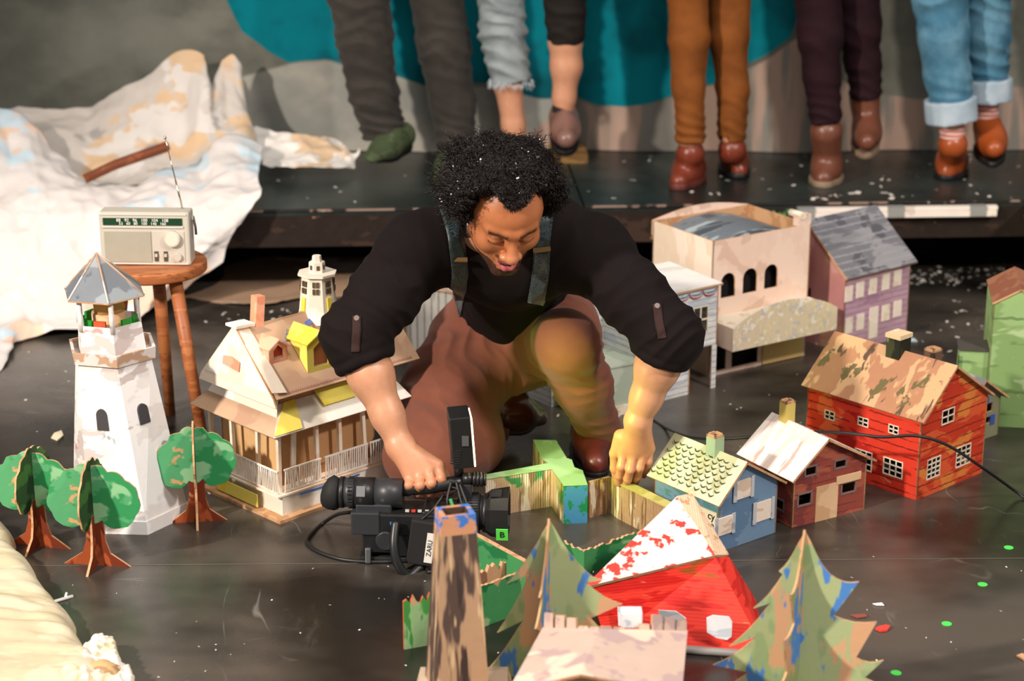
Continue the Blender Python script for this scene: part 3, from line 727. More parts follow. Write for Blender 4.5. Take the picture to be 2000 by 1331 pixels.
# porch skirt roof: outer edge low, inner high
def quadsheet(mb, a, b_, c, d, m, t=.003, mbk=None):
    a, b_, c, d = map(Vector, (a, b_, c, d)); n = (b_ - a).cross(d - a).normalized() * t
    top_ = [a, b_, c, d]; bot = [p - n for p in top_]
    mb.face(top_, m); mb.face(bot[::-1], mbk or m)
    for i in range(4): j = (i + 1) % 4; mb.face([top_[j], top_[i], bot[i], bot[j]], mbk or card)
so, zi, zo = -.018, .252, .205
mb = MB()
quadsheet(mb, (so, so, zo), (.375, so, zo), (.355, iw - .003, zi), (iw - .003, iw - .003, zi), pa, mbk=pap)
quadsheet(mb, (so, d_ + .02, zo), (so, so, zo), (iw - .003, iw - .003, zi), (iw - .003, d_ - .01, zi), brn, mbk=brn)
mb.build('porch_roof', B_)
mb = MB()
quadsheet(mb, (.0 + so + .002, so + .0, zo + .004), (.06, so, zo + .004), (.085, iw - .006, zi + .003), (.055, iw - .006, zi + .003), yel, .002, yel); mb.build('yellow_tape', B_, 'yellow strip on the porch roof corner')
mb = MB(); quadsheet(mb, (.14, .004, .236), (.235, .004, .236), (.235, iw - .006, .262), (.14, iw - .006, .262), yel, .002, yel); mb.build('yellow_tape', B_, 'yellow strip on the upper porch roof')
mb = MB(); quadsheet(mb, (.018, d_, .233), (.018, .018, .233), (iw - .006, iw - .006, .272), (iw - .006, d_ - .02, .272), pa, .002, pa); mb.build('paper_band', B_)
# upper roof: ridge along x
EZ, RZ, ry = .283, .415, .128
mb = MB(); xl, xr = .004, .415
quadsheet(mb, (xl, -.002, EZ), (xr, -.002, EZ), (xr, ry, RZ), (xl + .01, ry, RZ), brn, .004, card)
quadsheet(mb, (xr, ry * 2, EZ), (xl, ry * 2, EZ), (xl + .01, ry, RZ), (xr, ry, RZ), brn, .004, card)
mb.build('roof', B_)
mb = MB()
mb.panel([(-.012, .268), (ry * 2 + .012, .268), (ry * 2 + .004, .285), (ry, RZ + .010), (-.004, .285)], (-.006, ry * 2, 0), (0, -1, 0), (0, 0, 1), .004, pap, card)
mb.panel([(.012, .296), (ry * 2 - .012, .296), (ry, RZ - .004)], (-.0075, ry * 2, 0), (0, -1, 0), (0, 0, 1), .002, pa, pa)
mb.build('gable', B_)
mb = MB(); mb.panel([(.085, .328), (.145, .322), (.150, .345), (.12, .352), (.09, .348)], (-.010, ry * 2, 0), (0, -1, 0), (0, 0, 1), .001, org, org); mb.build('painted_window', B_)
mb = MB(); mb.box((.012, ry, RZ + .008), (.05, .04, .006), pa, (0, .05, 0)); 
quadsheet(mb, (-.004, .0, .300), (.035, .0, .292), (.030, ry, RZ + .004), (-.004, ry, RZ + .006), pap, .002); mb.build('paper_edge', B_)
for zz in ():
    pass
# scribbles on the roof
mb = MB(); slp = Vector((0, ry, RZ - EZ)).normalized(); nn = Vector((0, -slp.z, slp.y))
def onroof(x, s): return Vector((x, -.002, EZ)) + slp * s + nn * .0012
rnd = random.Random(2); pink = plain('pink_stitch', 'c98a84', .8)
for i in range(60): x = .02 + i * .0062; mb.tube([onroof(x, .006), onroof(x + .003, .012), onroof(x + .004, .006)], .0005, pink, 4)
for x0 in (.11, .30, .33): mb.tube([onroof(x0 + .01 * math.sin(k * 1.1), .13 + .012 * math.cos(k * .8) + .002 * k) for k in range(8)], .0009, blue_line, 4)
mb.build('marker_scribble', B_)
def dormer(x, s0, wd, ln, ht, m, mw, rise):
    """a small gabled box pointing down the near slope"""
    t_ = MB(); base = onroof(x, s0); y0, z0 = base.y, base.z
    yb = min(ry, y0 + ln)
    poly = [(-wd / 2, -.002), (wd / 2, -.002), (wd / 2, ht), (0, ht + rise), (-wd / 2, ht)]
    hole = [(-wd * .27, ht * .12), (wd * .27, ht * .12), (wd * .27, ht * .75), (0, ht * .75 + rise * .8), (-wd * .27, ht * .75)]
    t_.panel(poly, (x, y0, z0), (1, 0, 0), (0, 0, 1), .003, m, m, [hole])
    for sx in (-1, 1):
        quadsheet(t_, (x + sx * wd / 2, y0, z0), (x + sx * wd / 2, y0 + ht * .95, z0 + ht), (x + sx * wd / 2, y0 + ht * .9, z0 + ht), (x + sx * wd / 2, y0, z0 + ht), m, .002, m)
        a = Vector((x + sx * (wd / 2 + .006), y0 - .008, z0 + ht - .004)); b_ = Vector((x, y0 - .008, z0 + ht + rise + .002)); v = Vector((0, ln, 0))
        quadsheet(t_, a, a + v * .8, b_ + v, b_, m, .003, m)
    o = t_.build('dormer', B_)
    t_ = MB(); t_.box((x, y0 + .012, z0 + ht * .5), (wd * .9, .004, ht * .9), mw); t_.build('dormer_back', o)
    return o
dormer(.058, .085, .048, .09, .034, org, plain('deep_orange', 'd8532e', .7), .014)
dormer(.150, .040, .072, .128, .068, yel, plain('brown_inside', 'b06a3a', .7), .018)
mb = MB(); mb.box((.062, ry + .004, RZ + .024), (.022, .022, .075), org, (0, .10, 0)); mb.build('chimney', B_)
# turret: square cupola with windows, standing on the ridge
tt = (.232, ry + .005); 
mb = MB(); z0 = RZ - .03
def oct(z, r, n=8): return [Vector((tt[0] + r * math.cos(2 * PI * (i + .5) / n), tt[1] + r * math.sin(2 * PI * (i + .5) / n), z)) for i in range(n)]
mb.rings([oct(z0, .052), oct(z0 + .03, .044), oct(z0 + .105, .036), oct(z0 + .107, .045), oct(z0 + .112, .045), oct(z0 + .112, .034)], pa, True, False)
mb.rings([oct(z0 + .110, .019, 6), oct(z0 + .136, .018, 6), oct(z0 + .136, .011, 6), oct(z0 + .150, .010, 6)], pa, True, False)
tr = mb.build('turret', B_)
wdk = plain('window_shadow', '5a4630', .9)
for i in range(8):
    a = 2 * PI * i / 8
    for dz, hh_, mm in ((.083, .030, wdk), (.042, .036, yel)):
        mb = MB(); r_ = (.0405 if mm is wdk else .0435) - (.0015 if mm is wdk else 0); c_ = Vector((tt[0] + r_ * .955 * math.cos(a), tt[1] + r_ * .955 * math.sin(a), z0 + dz))
        if mm is wdk:
            for du in (-.0042, .0042):
                for dv in (-.0078, .0078): mb.box(c_ + Vector((-math.sin(a) * du, math.cos(a) * du, dv)) + Vector((math.cos(a), math.sin(a), 0)) * (.0 + (.0008 if dv < 0 else -.0005)), (.0035, .006, .012), wdk, (0, 0, a))
            mb.build('window', tr)
        elif i % 2 == 0:
            mb.box(c_, (.003, .012, hh_), yel, (0, -.09, a)); mb.build('yellow_tape', tr)
for i in range(6):
    a = 2 * PI * i / 6; mb = MB(); mb.box((tt[0] + .0163 * math.cos(a), tt[1] + .0163 * math.sin(a), z0 + .124), (.002, .007, .010), wdk, (0, 0, a)); mb.build('window', tr)
for dx, a in ((-.05, .5), (.055, -.4)):
    mb = MB(); c_ = onroof(tt[0] + dx, .155); mb.box(c_ + nn * .002, (.040, .012, .0015), bltape, (PI / 4, 0, a)); mb.build('blue_tape', B_)

# --- grey striped shed behind the man
gs = paint('grey_shed_boards', 'a9a69e', [('8d8a84', .55, (30, 30, 4), 1)], lines=('6d6a66', 50, 'X', .2, .3), rough=.8)
h = House('grey_shed', 'weathered grey shed with upright board stripes behind the paper house', None, (795, 700), (905, 690), .17, d=.24, phi=R(14))
h.walls(gs, gs, 'x', .19, .5)
h.roof(paint('grey_shed_roof', 'b5aaa2', [('98938f', .55, (9, 9, 9), 1)]), over=.006, eave=.006)
# ------------------------------------------------------------------ smooth bodies and cloth: distance fields turned into meshes
F32 = np.float32
def _n(v): return np.array(v, dtype=F32)
def cone(p0, p1, r0, r1, k=.02):
    p0, p1 = _n(p0), _n(p1); ba = p1 - p0; L = float(ba @ ba) + 1e-9
    def f(P):
        pa = P - p0; h = np.clip(pa @ ba / L, 0, 1)
        q = pa - h[:, None] * ba
        return np.sqrt((q * q).sum(1)) - (r0 + (r1 - r0) * h)
    return (f, k)
def ell(c, r, k=.02, rot=None):
    c = _n(c); r = _n(r); M = np.eye(3, dtype=F32) if rot is None else np.array(Euler(rot).to_matrix(), dtype=F32)
    def f(P):
        q = (P - c) @ M
        a = q / r; k0 = np.sqrt((a * a).sum(1)); b = q / (r * r); k1 = np.sqrt((b * b).sum(1)) + 1e-6
        return k0 * (k0 - 1) / k1
    return (f, k)
def chain(pts, rs, k=.02): return [cone(pts[i], pts[i + 1], rs[i], rs[i + 1], k) for i in range(len(pts) - 1)]
def smin(a, b, k):
    if k <= 0: return np.minimum(a, b)
    h = np.maximum(k - np.abs(a - b), 0) / k
    return np.minimum(a, b) - h * h * k * .25
def field(prims, subs=(), post=None, M=None):
    """M: 4x4 world->local applied first"""
    def f(P):
        Q = P
        if M is not None: Q = P @ M[:3, :3].T + M[:3, 3]
        d = prims[0][0](Q)
        for g, k in prims[1:]: d = smin(d, g(Q), k)
        for g, k in subs: d = -smin(-d, g(Q), k)
        if post: d = post(d, Q)
        return d
    return f
def union(fs, k=.01):
    def f(P):
        d = fs[0](P)
        for g in fs[1:]: d = smin(d, g(P), k)
        return d
    return f
_rs = np.random.RandomState(3)
_K = [(_n(_rs.randn(3)), float(_rs.uniform(0, 6.28))) for _ in range(14)]
def wob(P, freq, n=6, off=0):
    s = 0
    for i in range(n):
        kv, ph = _K[(i + off) % 14]
        s = s + np.sin(P @ (kv * freq * (1 + .35 * i)) + ph) / (1 + .35 * i)
    return s / 2.2
def folds(c, axis, R_, per, amp, skew=None, seed=0):
    """cloth folds: ridges across an axis, fading out from centre c"""
    c = _n(c); a = _n(axis); a = a / np.linalg.norm(a)
    def g(P):
        q = P - c; s = q @ a; w = np.exp(-(q * q).sum(1) / (R_ * R_))
        ph = s * (6.2832 / per) + 3.0 * wob(P, 15, 5, seed)
        return -amp * w * (1 - 1.6 * np.abs(np.sin(ph * .5)))
    return g
def sdf_mesh(name, f, lo, hi, vox, parent=None, mats=(), smooth=True, color=None, label=None):
    B = 8; lo = _n(lo); hi = _n(hi); nb = np.ceil((hi - lo) / (vox * B)).astype(int)
    g = np.stack(np.meshgrid(*[np.arange(n) for n in nb], indexing='ij'), -1).reshape(-1, 3)
    cen = lo + (g + .5).astype(F32) * (vox * B)
    d = np.concatenate([f(cen[i:i + 200000]) for i in range(0, len(cen), 200000)])
    g = g[np.abs(d) < vox * B * .87 * 1.35 + vox]
    o9 = np.stack(np.meshgrid(*[np.arange(B + 1)] * 3, indexing='ij'), -1).reshape(-1, 3)
    DIM = (nb * B + 4).astype(np.int64)
    def gid(ijk): return (ijk[..., 0] * DIM[1] + ijk[..., 1]) * DIM[2] + ijk[..., 2]
    ids, poss, edges = [], [], []
    for s in range(0, len(g), 400):
        gg = g[s:s + 400]
        ijk = (gg[:, None, :] * B + o9[None]).reshape(-1, 3)
        D = f(lo + ijk.astype(F32) * vox).reshape(len(gg), B + 1, B + 1, B + 1)
        base = gg * B
        S = D < 0
        cnt = np.zeros((len(gg), B, B, B), F32); acc = np.zeros((len(gg), B, B, B, 3), F32)
        for ax in range(3):
            a1, a2 = [a for a in range(3) if a != ax]
            for o1 in (0, 1):
                for o2 in (0, 1):
                    sl0 = [slice(None)] + [slice(0, B)] * 3; sl1 = list(sl0)
                    sl0[1 + ax] = slice(0, B); sl1[1 + ax] = slice(1, B + 1)
                    for sl in (sl0, sl1):
                        sl[1 + a1] = slice(o1, o1 + B); sl[1 + a2] = slice(o2, o2 + B)
                    A, Bv = D[tuple(sl0)], D[tuple(sl1)]
                    c = (A < 0) != (Bv < 0)
                    t = np.where(c, A / np.where(c, A - Bv, 1), 0)
                    cnt += c
                    acc[..., ax] += np.where(c, t, 0); acc[..., a1] += c * o1; acc[..., a2] += c * o2
        m = cnt > 0
        bi, i, j, k = np.nonzero(m)
        cell = base[bi] + np.stack([i, j, k], -1)
        p = lo + (cell + acc[m] / cnt[m][:, None]) * vox
        ids.append(gid(cell + 1)); poss.append(p)
        for ax in range(3):
            sl0 = [slice(None)] + [slice(0, B)] * 3; sl1 = list(sl0); sl1[1 + ax] = slice(1, B + 1)
            A, Bv = S[tuple(sl0)], S[tuple(sl1)]
            c = A != Bv; bi, i, j, k = np.nonzero(c)
            edges.append((ax, base[bi] + np.stack([i, j, k], -1), A[c]))
    ids = np.concatenate(ids); poss = np.concatenate(poss)
    o = np.argsort(ids); ids = ids[o]; poss = poss[o]
    quads = []
    for ax, e, inside in edges:
        a1, a2 = (ax + 1) % 3, (ax + 2) % 3
        e = e + 1; d1 = np.zeros(3, int); d1[a1] = 1; d2 = np.zeros(3, int); d2[a2] = 1
        q = np.stack([gid(e - d1 - d2), gid(e - d2), gid(e), gid(e - d1)], -1)
        idx = np.searchsorted(ids, q); idx = np.minimum(idx, len(ids) - 1)
        ok = (ids[idx] == q).all(1)
        idx = idx[ok]; ins = inside[ok]
        idx[~ins] = idx[~ins][:, ::-1]
        quads.append(idx)
    quads = np.concatenate(quads).astype(np.int32)
    me = bpy.data.meshes.new(name)
    me.vertices.add(len(poss)); me.vertices.foreach_set('co', poss.astype(F32).ravel())
    me.loops.add(quads.size); me.loops.foreach_set('vertex_index', quads.ravel())
    me.polygons.add(len(quads)); me.polygons.foreach_set('loop_start', np.arange(0, quads.size, 4, dtype=np.int32))
    me.polygons.foreach_set('use_smooth', np.ones(len(quads), bool))
    if color is not None:
        at = me.color_attributes.new('tone', 'FLOAT_COLOR', 'POINT')
        cc = np.ones((len(poss), 4), F32); cc[:, :3] = color(poss.astype(F32)); at.data.foreach_set('color', cc.ravel())
    me.update(calc_edges=True); me.validate()
    for m_ in (mats if isinstance(mats, (list, tuple)) else [mats]): me.materials.append(m_)
    ob = bpy.data.objects.new(name, me); C.objects.link(ob)
    if parent is not None:
        ob.parent = parent; ob.matrix_parent_inverse = Matrix.Translation(parent.location).inverted()
    if label: ob['label'] = label
    return ob
def raycast(f, px, py, y0, y1, off=0.0):
    """where the sight line through a photo point meets a field (for seams and straps that lie on cloth)"""
    a, b_ = PY(px, py, y0), PY(px, py, y1); n = 400
    P = np.array([a.lerp(b_, i / n) for i in range(n + 1)], dtype=F32); d = f(P)
    w_ = np.nonzero(d < off)[0]
    return Vector([float(v) for v in P[w_[0]]]) if len(w_) else None
def grad(f, p):
    e = .002; P = np.array([[p[0] + e, p[1], p[2]], [p[0] - e, p[1], p[2]], [p[0], p[1] + e, p[2]], [p[0], p[1] - e, p[2]], [p[0], p[1], p[2] + e], [p[0], p[1], p[2] - e]], dtype=F32)
    d = f(P); return Vector((float(d[0] - d[1]), float(d[2] - d[3]), float(d[4] - d[5]))).normalized()

def cloth(name, c, c2=None, rough=.85, weave=900, sheen=.0, bump=.25, amt=.5):
    m, nt, b = mat(name); cc = col(c)
    if c2: cc = _mix(nt, _mul(nt, _step(nt, _noise(nt, _map(nt, (12, 12, 12)), 1, 5, .6), .35, .7), amt), cc, col(c2))
    if isinstance(cc, tuple): b.inputs['Base Color'].default_value = cc
    else: nt.links.new(cc, b.inputs['Base Color'])
    b.inputs['Roughness'].default_value = rough; b.inputs['Specular IOR Level'].default_value = .2
    b.inputs['Sheen Weight'].default_value = sheen; b.inputs['Sheen Roughness'].default_value = .5
    _bump(nt, b, _noise(nt, _map(nt, (weave, weave, weave)), 1, 2), bump, .0006)
    return m
def skin_mat(name):
    m, nt, b = mat(name)
    at = nt.nodes.new('ShaderNodeAttribute'); at.attribute_name = 'tone'
    v = _mix(nt, _mul(nt, _step(nt, _noise(nt, _map(nt, (60, 60, 60)), 1, 4, .6), .35, .7), .12), at.outputs['Color'], col('8a4a34'))
    nt.links.new(v, b.inputs['Base Color']); b.inputs['Roughness'].default_value = .42; b.inputs['Specular IOR Level'].default_value = .45
    b.inputs['Subsurface Weight'].default_value = .12; b.inputs['Subsurface Radius'].default_value = (.012, .005, .003); b.inputs['Subsurface Scale'].default_value = .6
    _bump(nt, b, _noise(nt, _map(nt, (700, 700, 700)), 1, 3), .12, .0005)
    return m
SKIN = skin_mat('skin')
leather_b = plain('brown_boot_leather', '6a3a22', .35)
def toneof(h): return np.array(col(h)[:3], dtype=F32)

# ------------------------------------------------------------------ the kneeling man
man = thing('person', 'kneeling man in dark shirt and paisley braces gripping a video camera', 'person', (0, 4.35, 0))
def PP(px, py, Y): return tuple(PY(px, py, Y))
HC = PY(984, 405, 3.97)
HR = Euler((0, 0, R(13))).to_matrix() @ Euler((R(34), 0, 0)).to_matrix()
HM = np.eye(4, dtype=F32); HM[:3, :3] = np.array(HR.transposed()); HM[:3, 3] = -HM[:3, :3] @ _n(HC)
def hw(x, y, z): return HC + HR @ Vector((x, y, z))
head_p = [ell((0, .018, .030), (.077, .094, .083)), ell((0, -.030, .030), (.066, .064, .060), .03), ell((0, -.034, -.034), (.060, .056, .072), .03),
          cone((-.050, -.005, -.055), (-.012, -.066, -.098), .020, .018, .025), cone((.050, -.005, -.055), (.012, -.066, -.098), .020, .018, .025),
          cone((-.010, -.074, -.102), (.010, -.074, -.102), .0165, .0165, .018),
          cone((-.044, -.074, .020), (-.012, -.090, .017), .008, .009, .014), cone((.044, -.074, .020), (.012, -.090, .017), .008, .009, .014), cone((-.012, -.090, .017), (.012, -.090, .017), .008, .008, .012),
          ell((-.043, -.060, -.026), (.022, .024, .024), .02), ell((.043, -.060, -.026), (.022, .024, .024), .02)]
head_s = [ell((-.032, -.098, -.001), (.019, .017, .012), .012), ell((.032, -.098, -.001), (.019, .017, .012), .012)]
head_f2 = [cone((0, -.086, .012), (0, -.110, -.030), .0075, .0125, .012), ell((0, -.113, -.035), (.0125, .011, .010), .008),
           ell((-.0145, -.101, -.038), (.0095, .011, .0085), .006), ell((.0145, -.101, -.038), (.0095, .011, .0085), .006),
           ell((-.0315, -.0805, -.002), (.0150, .0120, .0125), .004), ell((.0315, -.0805, -.002), (.0150, .0120, .0125), .004),
           ell((0, -.086, -.058), (.024, .012, .012), .012),
           cone((-.022, -.088, -.0635), (-.005, -.0975, -.0600), .0036, .0058, .004), cone((.022, -.088, -.0635), (.005, -.0975, -.0600), .0036, .0058, .004), cone((-.006, -.0975, -.060), (.006, -.0975, -.060), .0055, .0055, .003),
           cone((-.019, -.086, -.074), (-.006, -.0945, -.0795), .0040, .0075, .004), cone((.019, -.086, -.074), (.006, -.0945, -.0795), .0040, .0075, .004), cone((-.006, -.0945, -.0795), (.006, -.0945, -.0795), .0075, .0075, .003),
           ell((-.079, .010, -.012), (.008, .018, .029), .006, (0, R(6), 0)), ell((.079, .010, -.012), (.008, .018, .029), .006, (0, R(-6), 0))]
head_s2 = [cone((-.014, -.101, -.0682), (.014, -.101, -.0682), .0048, .0048, .002), ell((-.086, .006, -.010), (.006, .009, .016), .004), ell((.086, .006, -.010), (.006, .009, .016), .004),
           ell((-.0115, -.107, -.0455), (.0035, .004, .003), .002), ell((.0115, -.107, -.0455), (.0035, .004, .003), .002)]
def head_f(P):
    Q = P @ HM[:3, :3].T + HM[:3, 3]
    d = head_p[0][0](Q)
    for g, k in head_p[1:]: d = smin(d, g(Q), k)
    for g, k in head_s: d = -smin(-d, g(Q) * 1, k) if False else np.maximum(d, -g(Q)) if k == 0 else -smin(-d, g(Q), k)
    for g, k in head_f2: d = smin(d, g(Q), k)
    for g, k in head_s2: d = -smin(-d, g(Q), k)
    return d
shR, shL = _n(PP(814, 492, 4.09)), _n(PP(1160, 496, 4.11))
elR, elL = _n(PP(692, 655, 3.97)), _n(PP(1306, 655, 4.00))
wrR, wrL = _n(PP(782, 872, 3.89)), _n(PP(1246, 822, 4.01))
hipR, hipL = _n((-.09, 4.60, .235)), _n((.09, 4.60, .26))
knR, knL = _n((-.195, 4.21, .088)), _n(PP(1108, 672, 4.24))
anR, anL = _n((-.06, 4.45, .06)), _n((.205, 4.42, .075))
nb = _n((0, 4.16, .66)); chest = _n((0, 4.22, .585)); belly = _n((0, 4.42, .46)); pel = _n((0, 4.58, .285))
def lerp(a, b, t): return a + (b - a) * t
def fingers(spec, r=.0088):
    out = []
    for pts in spec:
        n = len(pts); out += [cone(pts[i], pts[i + 1], r * (1.08 - .10 * i), r * (1.0 - .10 * i), .004) for i in range(n - 1)]
    return out
# right hand: a fist round the carrying handle
Rk = [PP(858, 910, 3.850), PP(839, 921, 3.845), PP(819, 929, 3.845), PP(800, 934, 3.85)]
Rf = [[Rk[0], PP(863, 934, 3.832), PP(861, 956, 3.845), PP(853, 966, 3.872)], [Rk[1], PP(842, 944, 3.826), PP(839, 962, 3.842), PP(833, 968, 3.87)],
      [Rk[2], PP(820, 948, 3.826), PP(817, 963, 3.842), PP(814, 968, 3.87)], [Rk[3], PP(799, 948, 3.832), PP(798, 960, 3.846), PP(797, 964, 3.868)]]
Rth = [PP(800, 893, 3.90), PP(842, 905, 3.905), PP(868, 928, 3.90), PP(872, 950, 3.885)]
Rpalm = [cone(wrR, Rk[i], .024, .0128, .014) for i in range(4)] + [ell(PP(818, 908, 3.872), (.036, .022, .022), .012, (0, R(30), 0))]
# left hand hanging down and pinching the card wall
Lk = [PP(1218, 884, 4.030), PP(1237, 889, 4.022), PP(1255, 886, 4.025), PP(1269, 876, 4.032)]
Lf = [[Lk[0], PP(1213, 912, 4.022), PP(1210, 930, 4.032), PP(1210, 945, 4.045)], [Lk[1], PP(1231, 918, 4.015), PP(1226, 937, 4.028), PP(1222, 949, 4.045)],
      [Lk[2], PP(1249, 914, 4.02), PP(1245, 932, 4.035), PP(1240, 944, 4.052)], [Lk[3], PP(1266, 902, 4.03), PP(1262, 918, 4.045), PP(1257, 929, 4.058)]]
Lth = [PP(1212, 852, 4.035), PP(1201, 886, 4.045), PP(1201, 915, 4.052), PP(1206, 944, 4.060)]
Lpalm = [cone(wrL, Lk[i], .023, .0125, .014) for i in range(4)] + [ell(PP(1240, 862, 4.03), (.030, .018, .032), .012)]
def arm(sh, el, wr): return [cone(sh, el, .050, .042, .03), cone(el, lerp(el, wr, .35), .043, .044, .02), cone(lerp(el, wr, .35), lerp(el, wr, .72), .044, .033, .03), cone(lerp(el, wr, .72), wr, .033, .0265, .02)]
armR_f = field(arm(shR, elR, wrR) + Rpalm + [cone(Rth[0], Rth[1], .017, .0125, .012), cone(Rth[1], Rth[2], .0125, .011, .005), cone(Rth[2], Rth[3], .011, .009, .005)])
armL_f = field(arm(shL, elL, wrL) + Lpalm + [cone(Lth[0], Lth[1], .015, .0118, .012), cone(Lth[1], Lth[2], .0115, .0105, .005), cone(Lth[2], Lth[3], .0105, .0085, .005)])
fR_f, fL_f = [field(fingers([s], r=.0102 - .0008 * (i == 3))) for i, s in enumerate(Rf)], [field(fingers([s], r=.0098 - .001 * (i == 3))) for i, s in enumerate(Lf)]
torso_f = field([ell(nb, (.10, .08, .06)), cone(nb, chest, .09, .11, .04), ell(chest, (.150, .12, .10), .05), cone(chest, belly, .11, .105, .05), cone(belly, pel, .105, .12, .05),
                 cone(nb, shR, .055, .05, .05), cone(nb, shL, .055, .05, .05), cone(hipR, knR, .078, .055, .04), cone(hipL, knL, .078, .055, .04),
                 cone(knR, anR, .052, .035, .03), cone(knL, anL, .052, .035, .03), cone(anR, anR + _n((.06, .06, -.015)), .028, .018, .02), cone(anL, anL + _n((-.01, -.05, -.035)), .026, .014, .02),
                 cone(nb, tuple(hw(0, .030, -.055)), .062, .054, .03)])
def body_f(P):
    d = smin(torso_f(P), head_f(P), .012)
    a = armR_f(P); b_ = armL_f(P)
    for i, (x, y) in enumerate(zip(fR_f, fL_f)): a = smin(a, x(P), .0035); b_ = smin(b_, y(P), .0035)
    return smin(smin(d, a, .03), b_, .03)
def skin_tone(P):
    Q = P @ HM[:3, :3].T + HM[:3, 3]; x, y, z = Q[:, 0], Q[:, 1], Q[:, 2]; ax = np.abs(x)
    n = wob(P, 260, 6) * .5; n2 = wob(P, 900, 6, 3)
    c = np.tile(toneof('c99372'), (len(P), 1))
    def put(m, h, a=1.0):
        m = np.clip(m, 0, 1)[:, None] * a; c[:] = c * (1 - m) + toneof(h) * m
    face = (y < 0) & (z > -.13) & (z < .14) & (ax < .09)
    put((face & (z < .1)).astype(F32), 'b0683a', .85)
    put(np.exp(-((ax - .04) ** 2 + (z + .02) ** 2) / .0006) * face, 'c07a50', .5)
    put(np.exp(-(x ** 2 + (z + .036) ** 2) / .00025) * (y < -.095), 'd09070', .6)
    hand = (P[:, 2] < .26) & (P[:, 1] < 4.12)
    put(hand.astype(F32) * np.clip((.26 - P[:, 2]) / .05, 0, 1), 'c98a66', .7)
    hd = (ax < .10) & (y < .16) & (z < .16) & (z > -.14)
    # scalp, brows, lashes, lips, beard
    hl = .076 + .012 * np.exp(-(ax - .034) ** 2 / .00018) - .5 * np.clip(ax - .048, 0, 1) - .004 * np.exp(-(x + .006) ** 2 / .0002) + .004 * n2
    put(((z > hl) & hd & (y < .2)).astype(F32), '1a120e', .97)
    put((hd & (y > .005) & (z > -.07) & (ax > .04) & (ax < .076) & (z > -.03)).astype(F32), '1a120e', .9)
    br = np.exp(-((z - .019 - .10 * (ax - .02) * (ax < .035)) ** 2) / .000030) * (ax > .012) * (ax < .050) * (y < -.060)
    put(br * (1 + .2 * n2), '160d08', .97)
    lash = np.exp(-((z + .0105 - 14 * (ax - .0315) ** 2) ** 2) / .0000060) * (np.abs(ax - .0315) < .0165) * (y < -.078)
    put(lash, '120a08', .95)
    put(np.exp(-((z - .006 - (-8) * (ax - .0315) ** 2) ** 2) / .000004) * (np.abs(ax - .0315) < .0145) * (y < -.075), '5a3020', .6)
    lip = (ax < .0225) & (y < -.084) & (z < -.0565 + .0) & (z > -.0885 + 24 * ax ** 2)
    put((lip & (z > -.0660)).astype(F32), '6e3a30', .9); put((lip & (z <= -.0690)).astype(F32), 'c4606a', .95)
    put((lip & (z <= -.0645) & (z > -.0725) & (ax < .017)).astype(F32), '2a0f0e', .95)
    mou = np.exp(-((z + .0505) ** 2) / .000022) * (ax < .028) * (ax > .002) * (y < -.080)
    put(mou * (1 + .2 * n2), '1c100a', .93)
    bd = np.clip((-.0835 - z + .75 * np.clip(ax - .018, 0, .05)) / .005, 0, 1) * (z < -.07) * hd * (1 - (ax < .020) * (z > -.0885))
    put(bd * (1 + .2 * n2), '150c08', .98)
    put((hd & (y > -.03) & (z < -.045) & (ax > .045)).astype(F32) * (.6 + .4 * n2), '1d120c', .8)
    nail = 0
    for s, d0 in ((Lth, .0095),):
        pass
    return np.clip(c, 0, 1)
body = sdf_mesh('body', body_f, (-.50, 3.74, 0.003), (.50, 4.85, .90), .0020, man, SKIN, color=skin_tone)

# shirt
cufR, cufL = lerp(elR, wrR, .20), lerp(elL, wrL, .20)
def ringfold(c, ax_, r, amp): return None
shirt_p = [ell(nb, (.115, .095, .065)), cone(nb, chest, .10, .125, .05), ell(chest, (.165, .135, .115), .05), cone(chest, belly, .125, .125, .05), cone(belly, lerp(belly, pel, .6), .125, .128, .05),
           cone(nb, shR, .066, .062, .06), cone(nb, shL, .066, .062, .06), cone(shR, lerp(shR, elR, .5), .072, .068, .05), cone(lerp(shR, elR, .5), elR, .068, .066, .04), cone(elR, cufR, .068, .061, .03),
           cone(shL, lerp(shL, elL, .5), .072, .068, .05), cone(lerp(shL, elL, .5), elL, .068, .066, .04), cone(elL, cufL, .068, .061, .03),
           cone(shR, lerp(chest, belly, .2), .06, .10, .06), cone(shL, lerp(chest, belly, .2), .06, .10, .06)]
def cuffcut(el, wr, t):
    ax_ = (wr - el) / np.linalg.norm(wr - el); c = lerp(el, wr, t)
    return c, ax_
cR, cL = cuffcut(elR, wrR, .27), cuffcut(elL, wrL, .27)
sf = [folds(lerp(shR, elR, .9), elR - shR, .10, .036, .0062, seed=1), folds(lerp(shL, elL, .9), elL - shL, .10, .036, .0062, seed=3),
      folds(lerp(shR, chest, .45), (1, 0, .5), .10, .040, .006, seed=2), folds(lerp(shL, chest, .45), (-1, 0, .5), .10, .040, .006, seed=5),
      folds(lerp(belly, pel, .3), (.2, .7, .5), .14, .05, .006, seed=4), folds(lerp(shR, elR, .35), (.6, .3, 1), .10, .06, .005, seed=6), folds(lerp(shL, elL, .35), (-.6, .3, 1), .10, .06, .005, seed=7)]
neckc = _n(hw(0, .02, -.10))
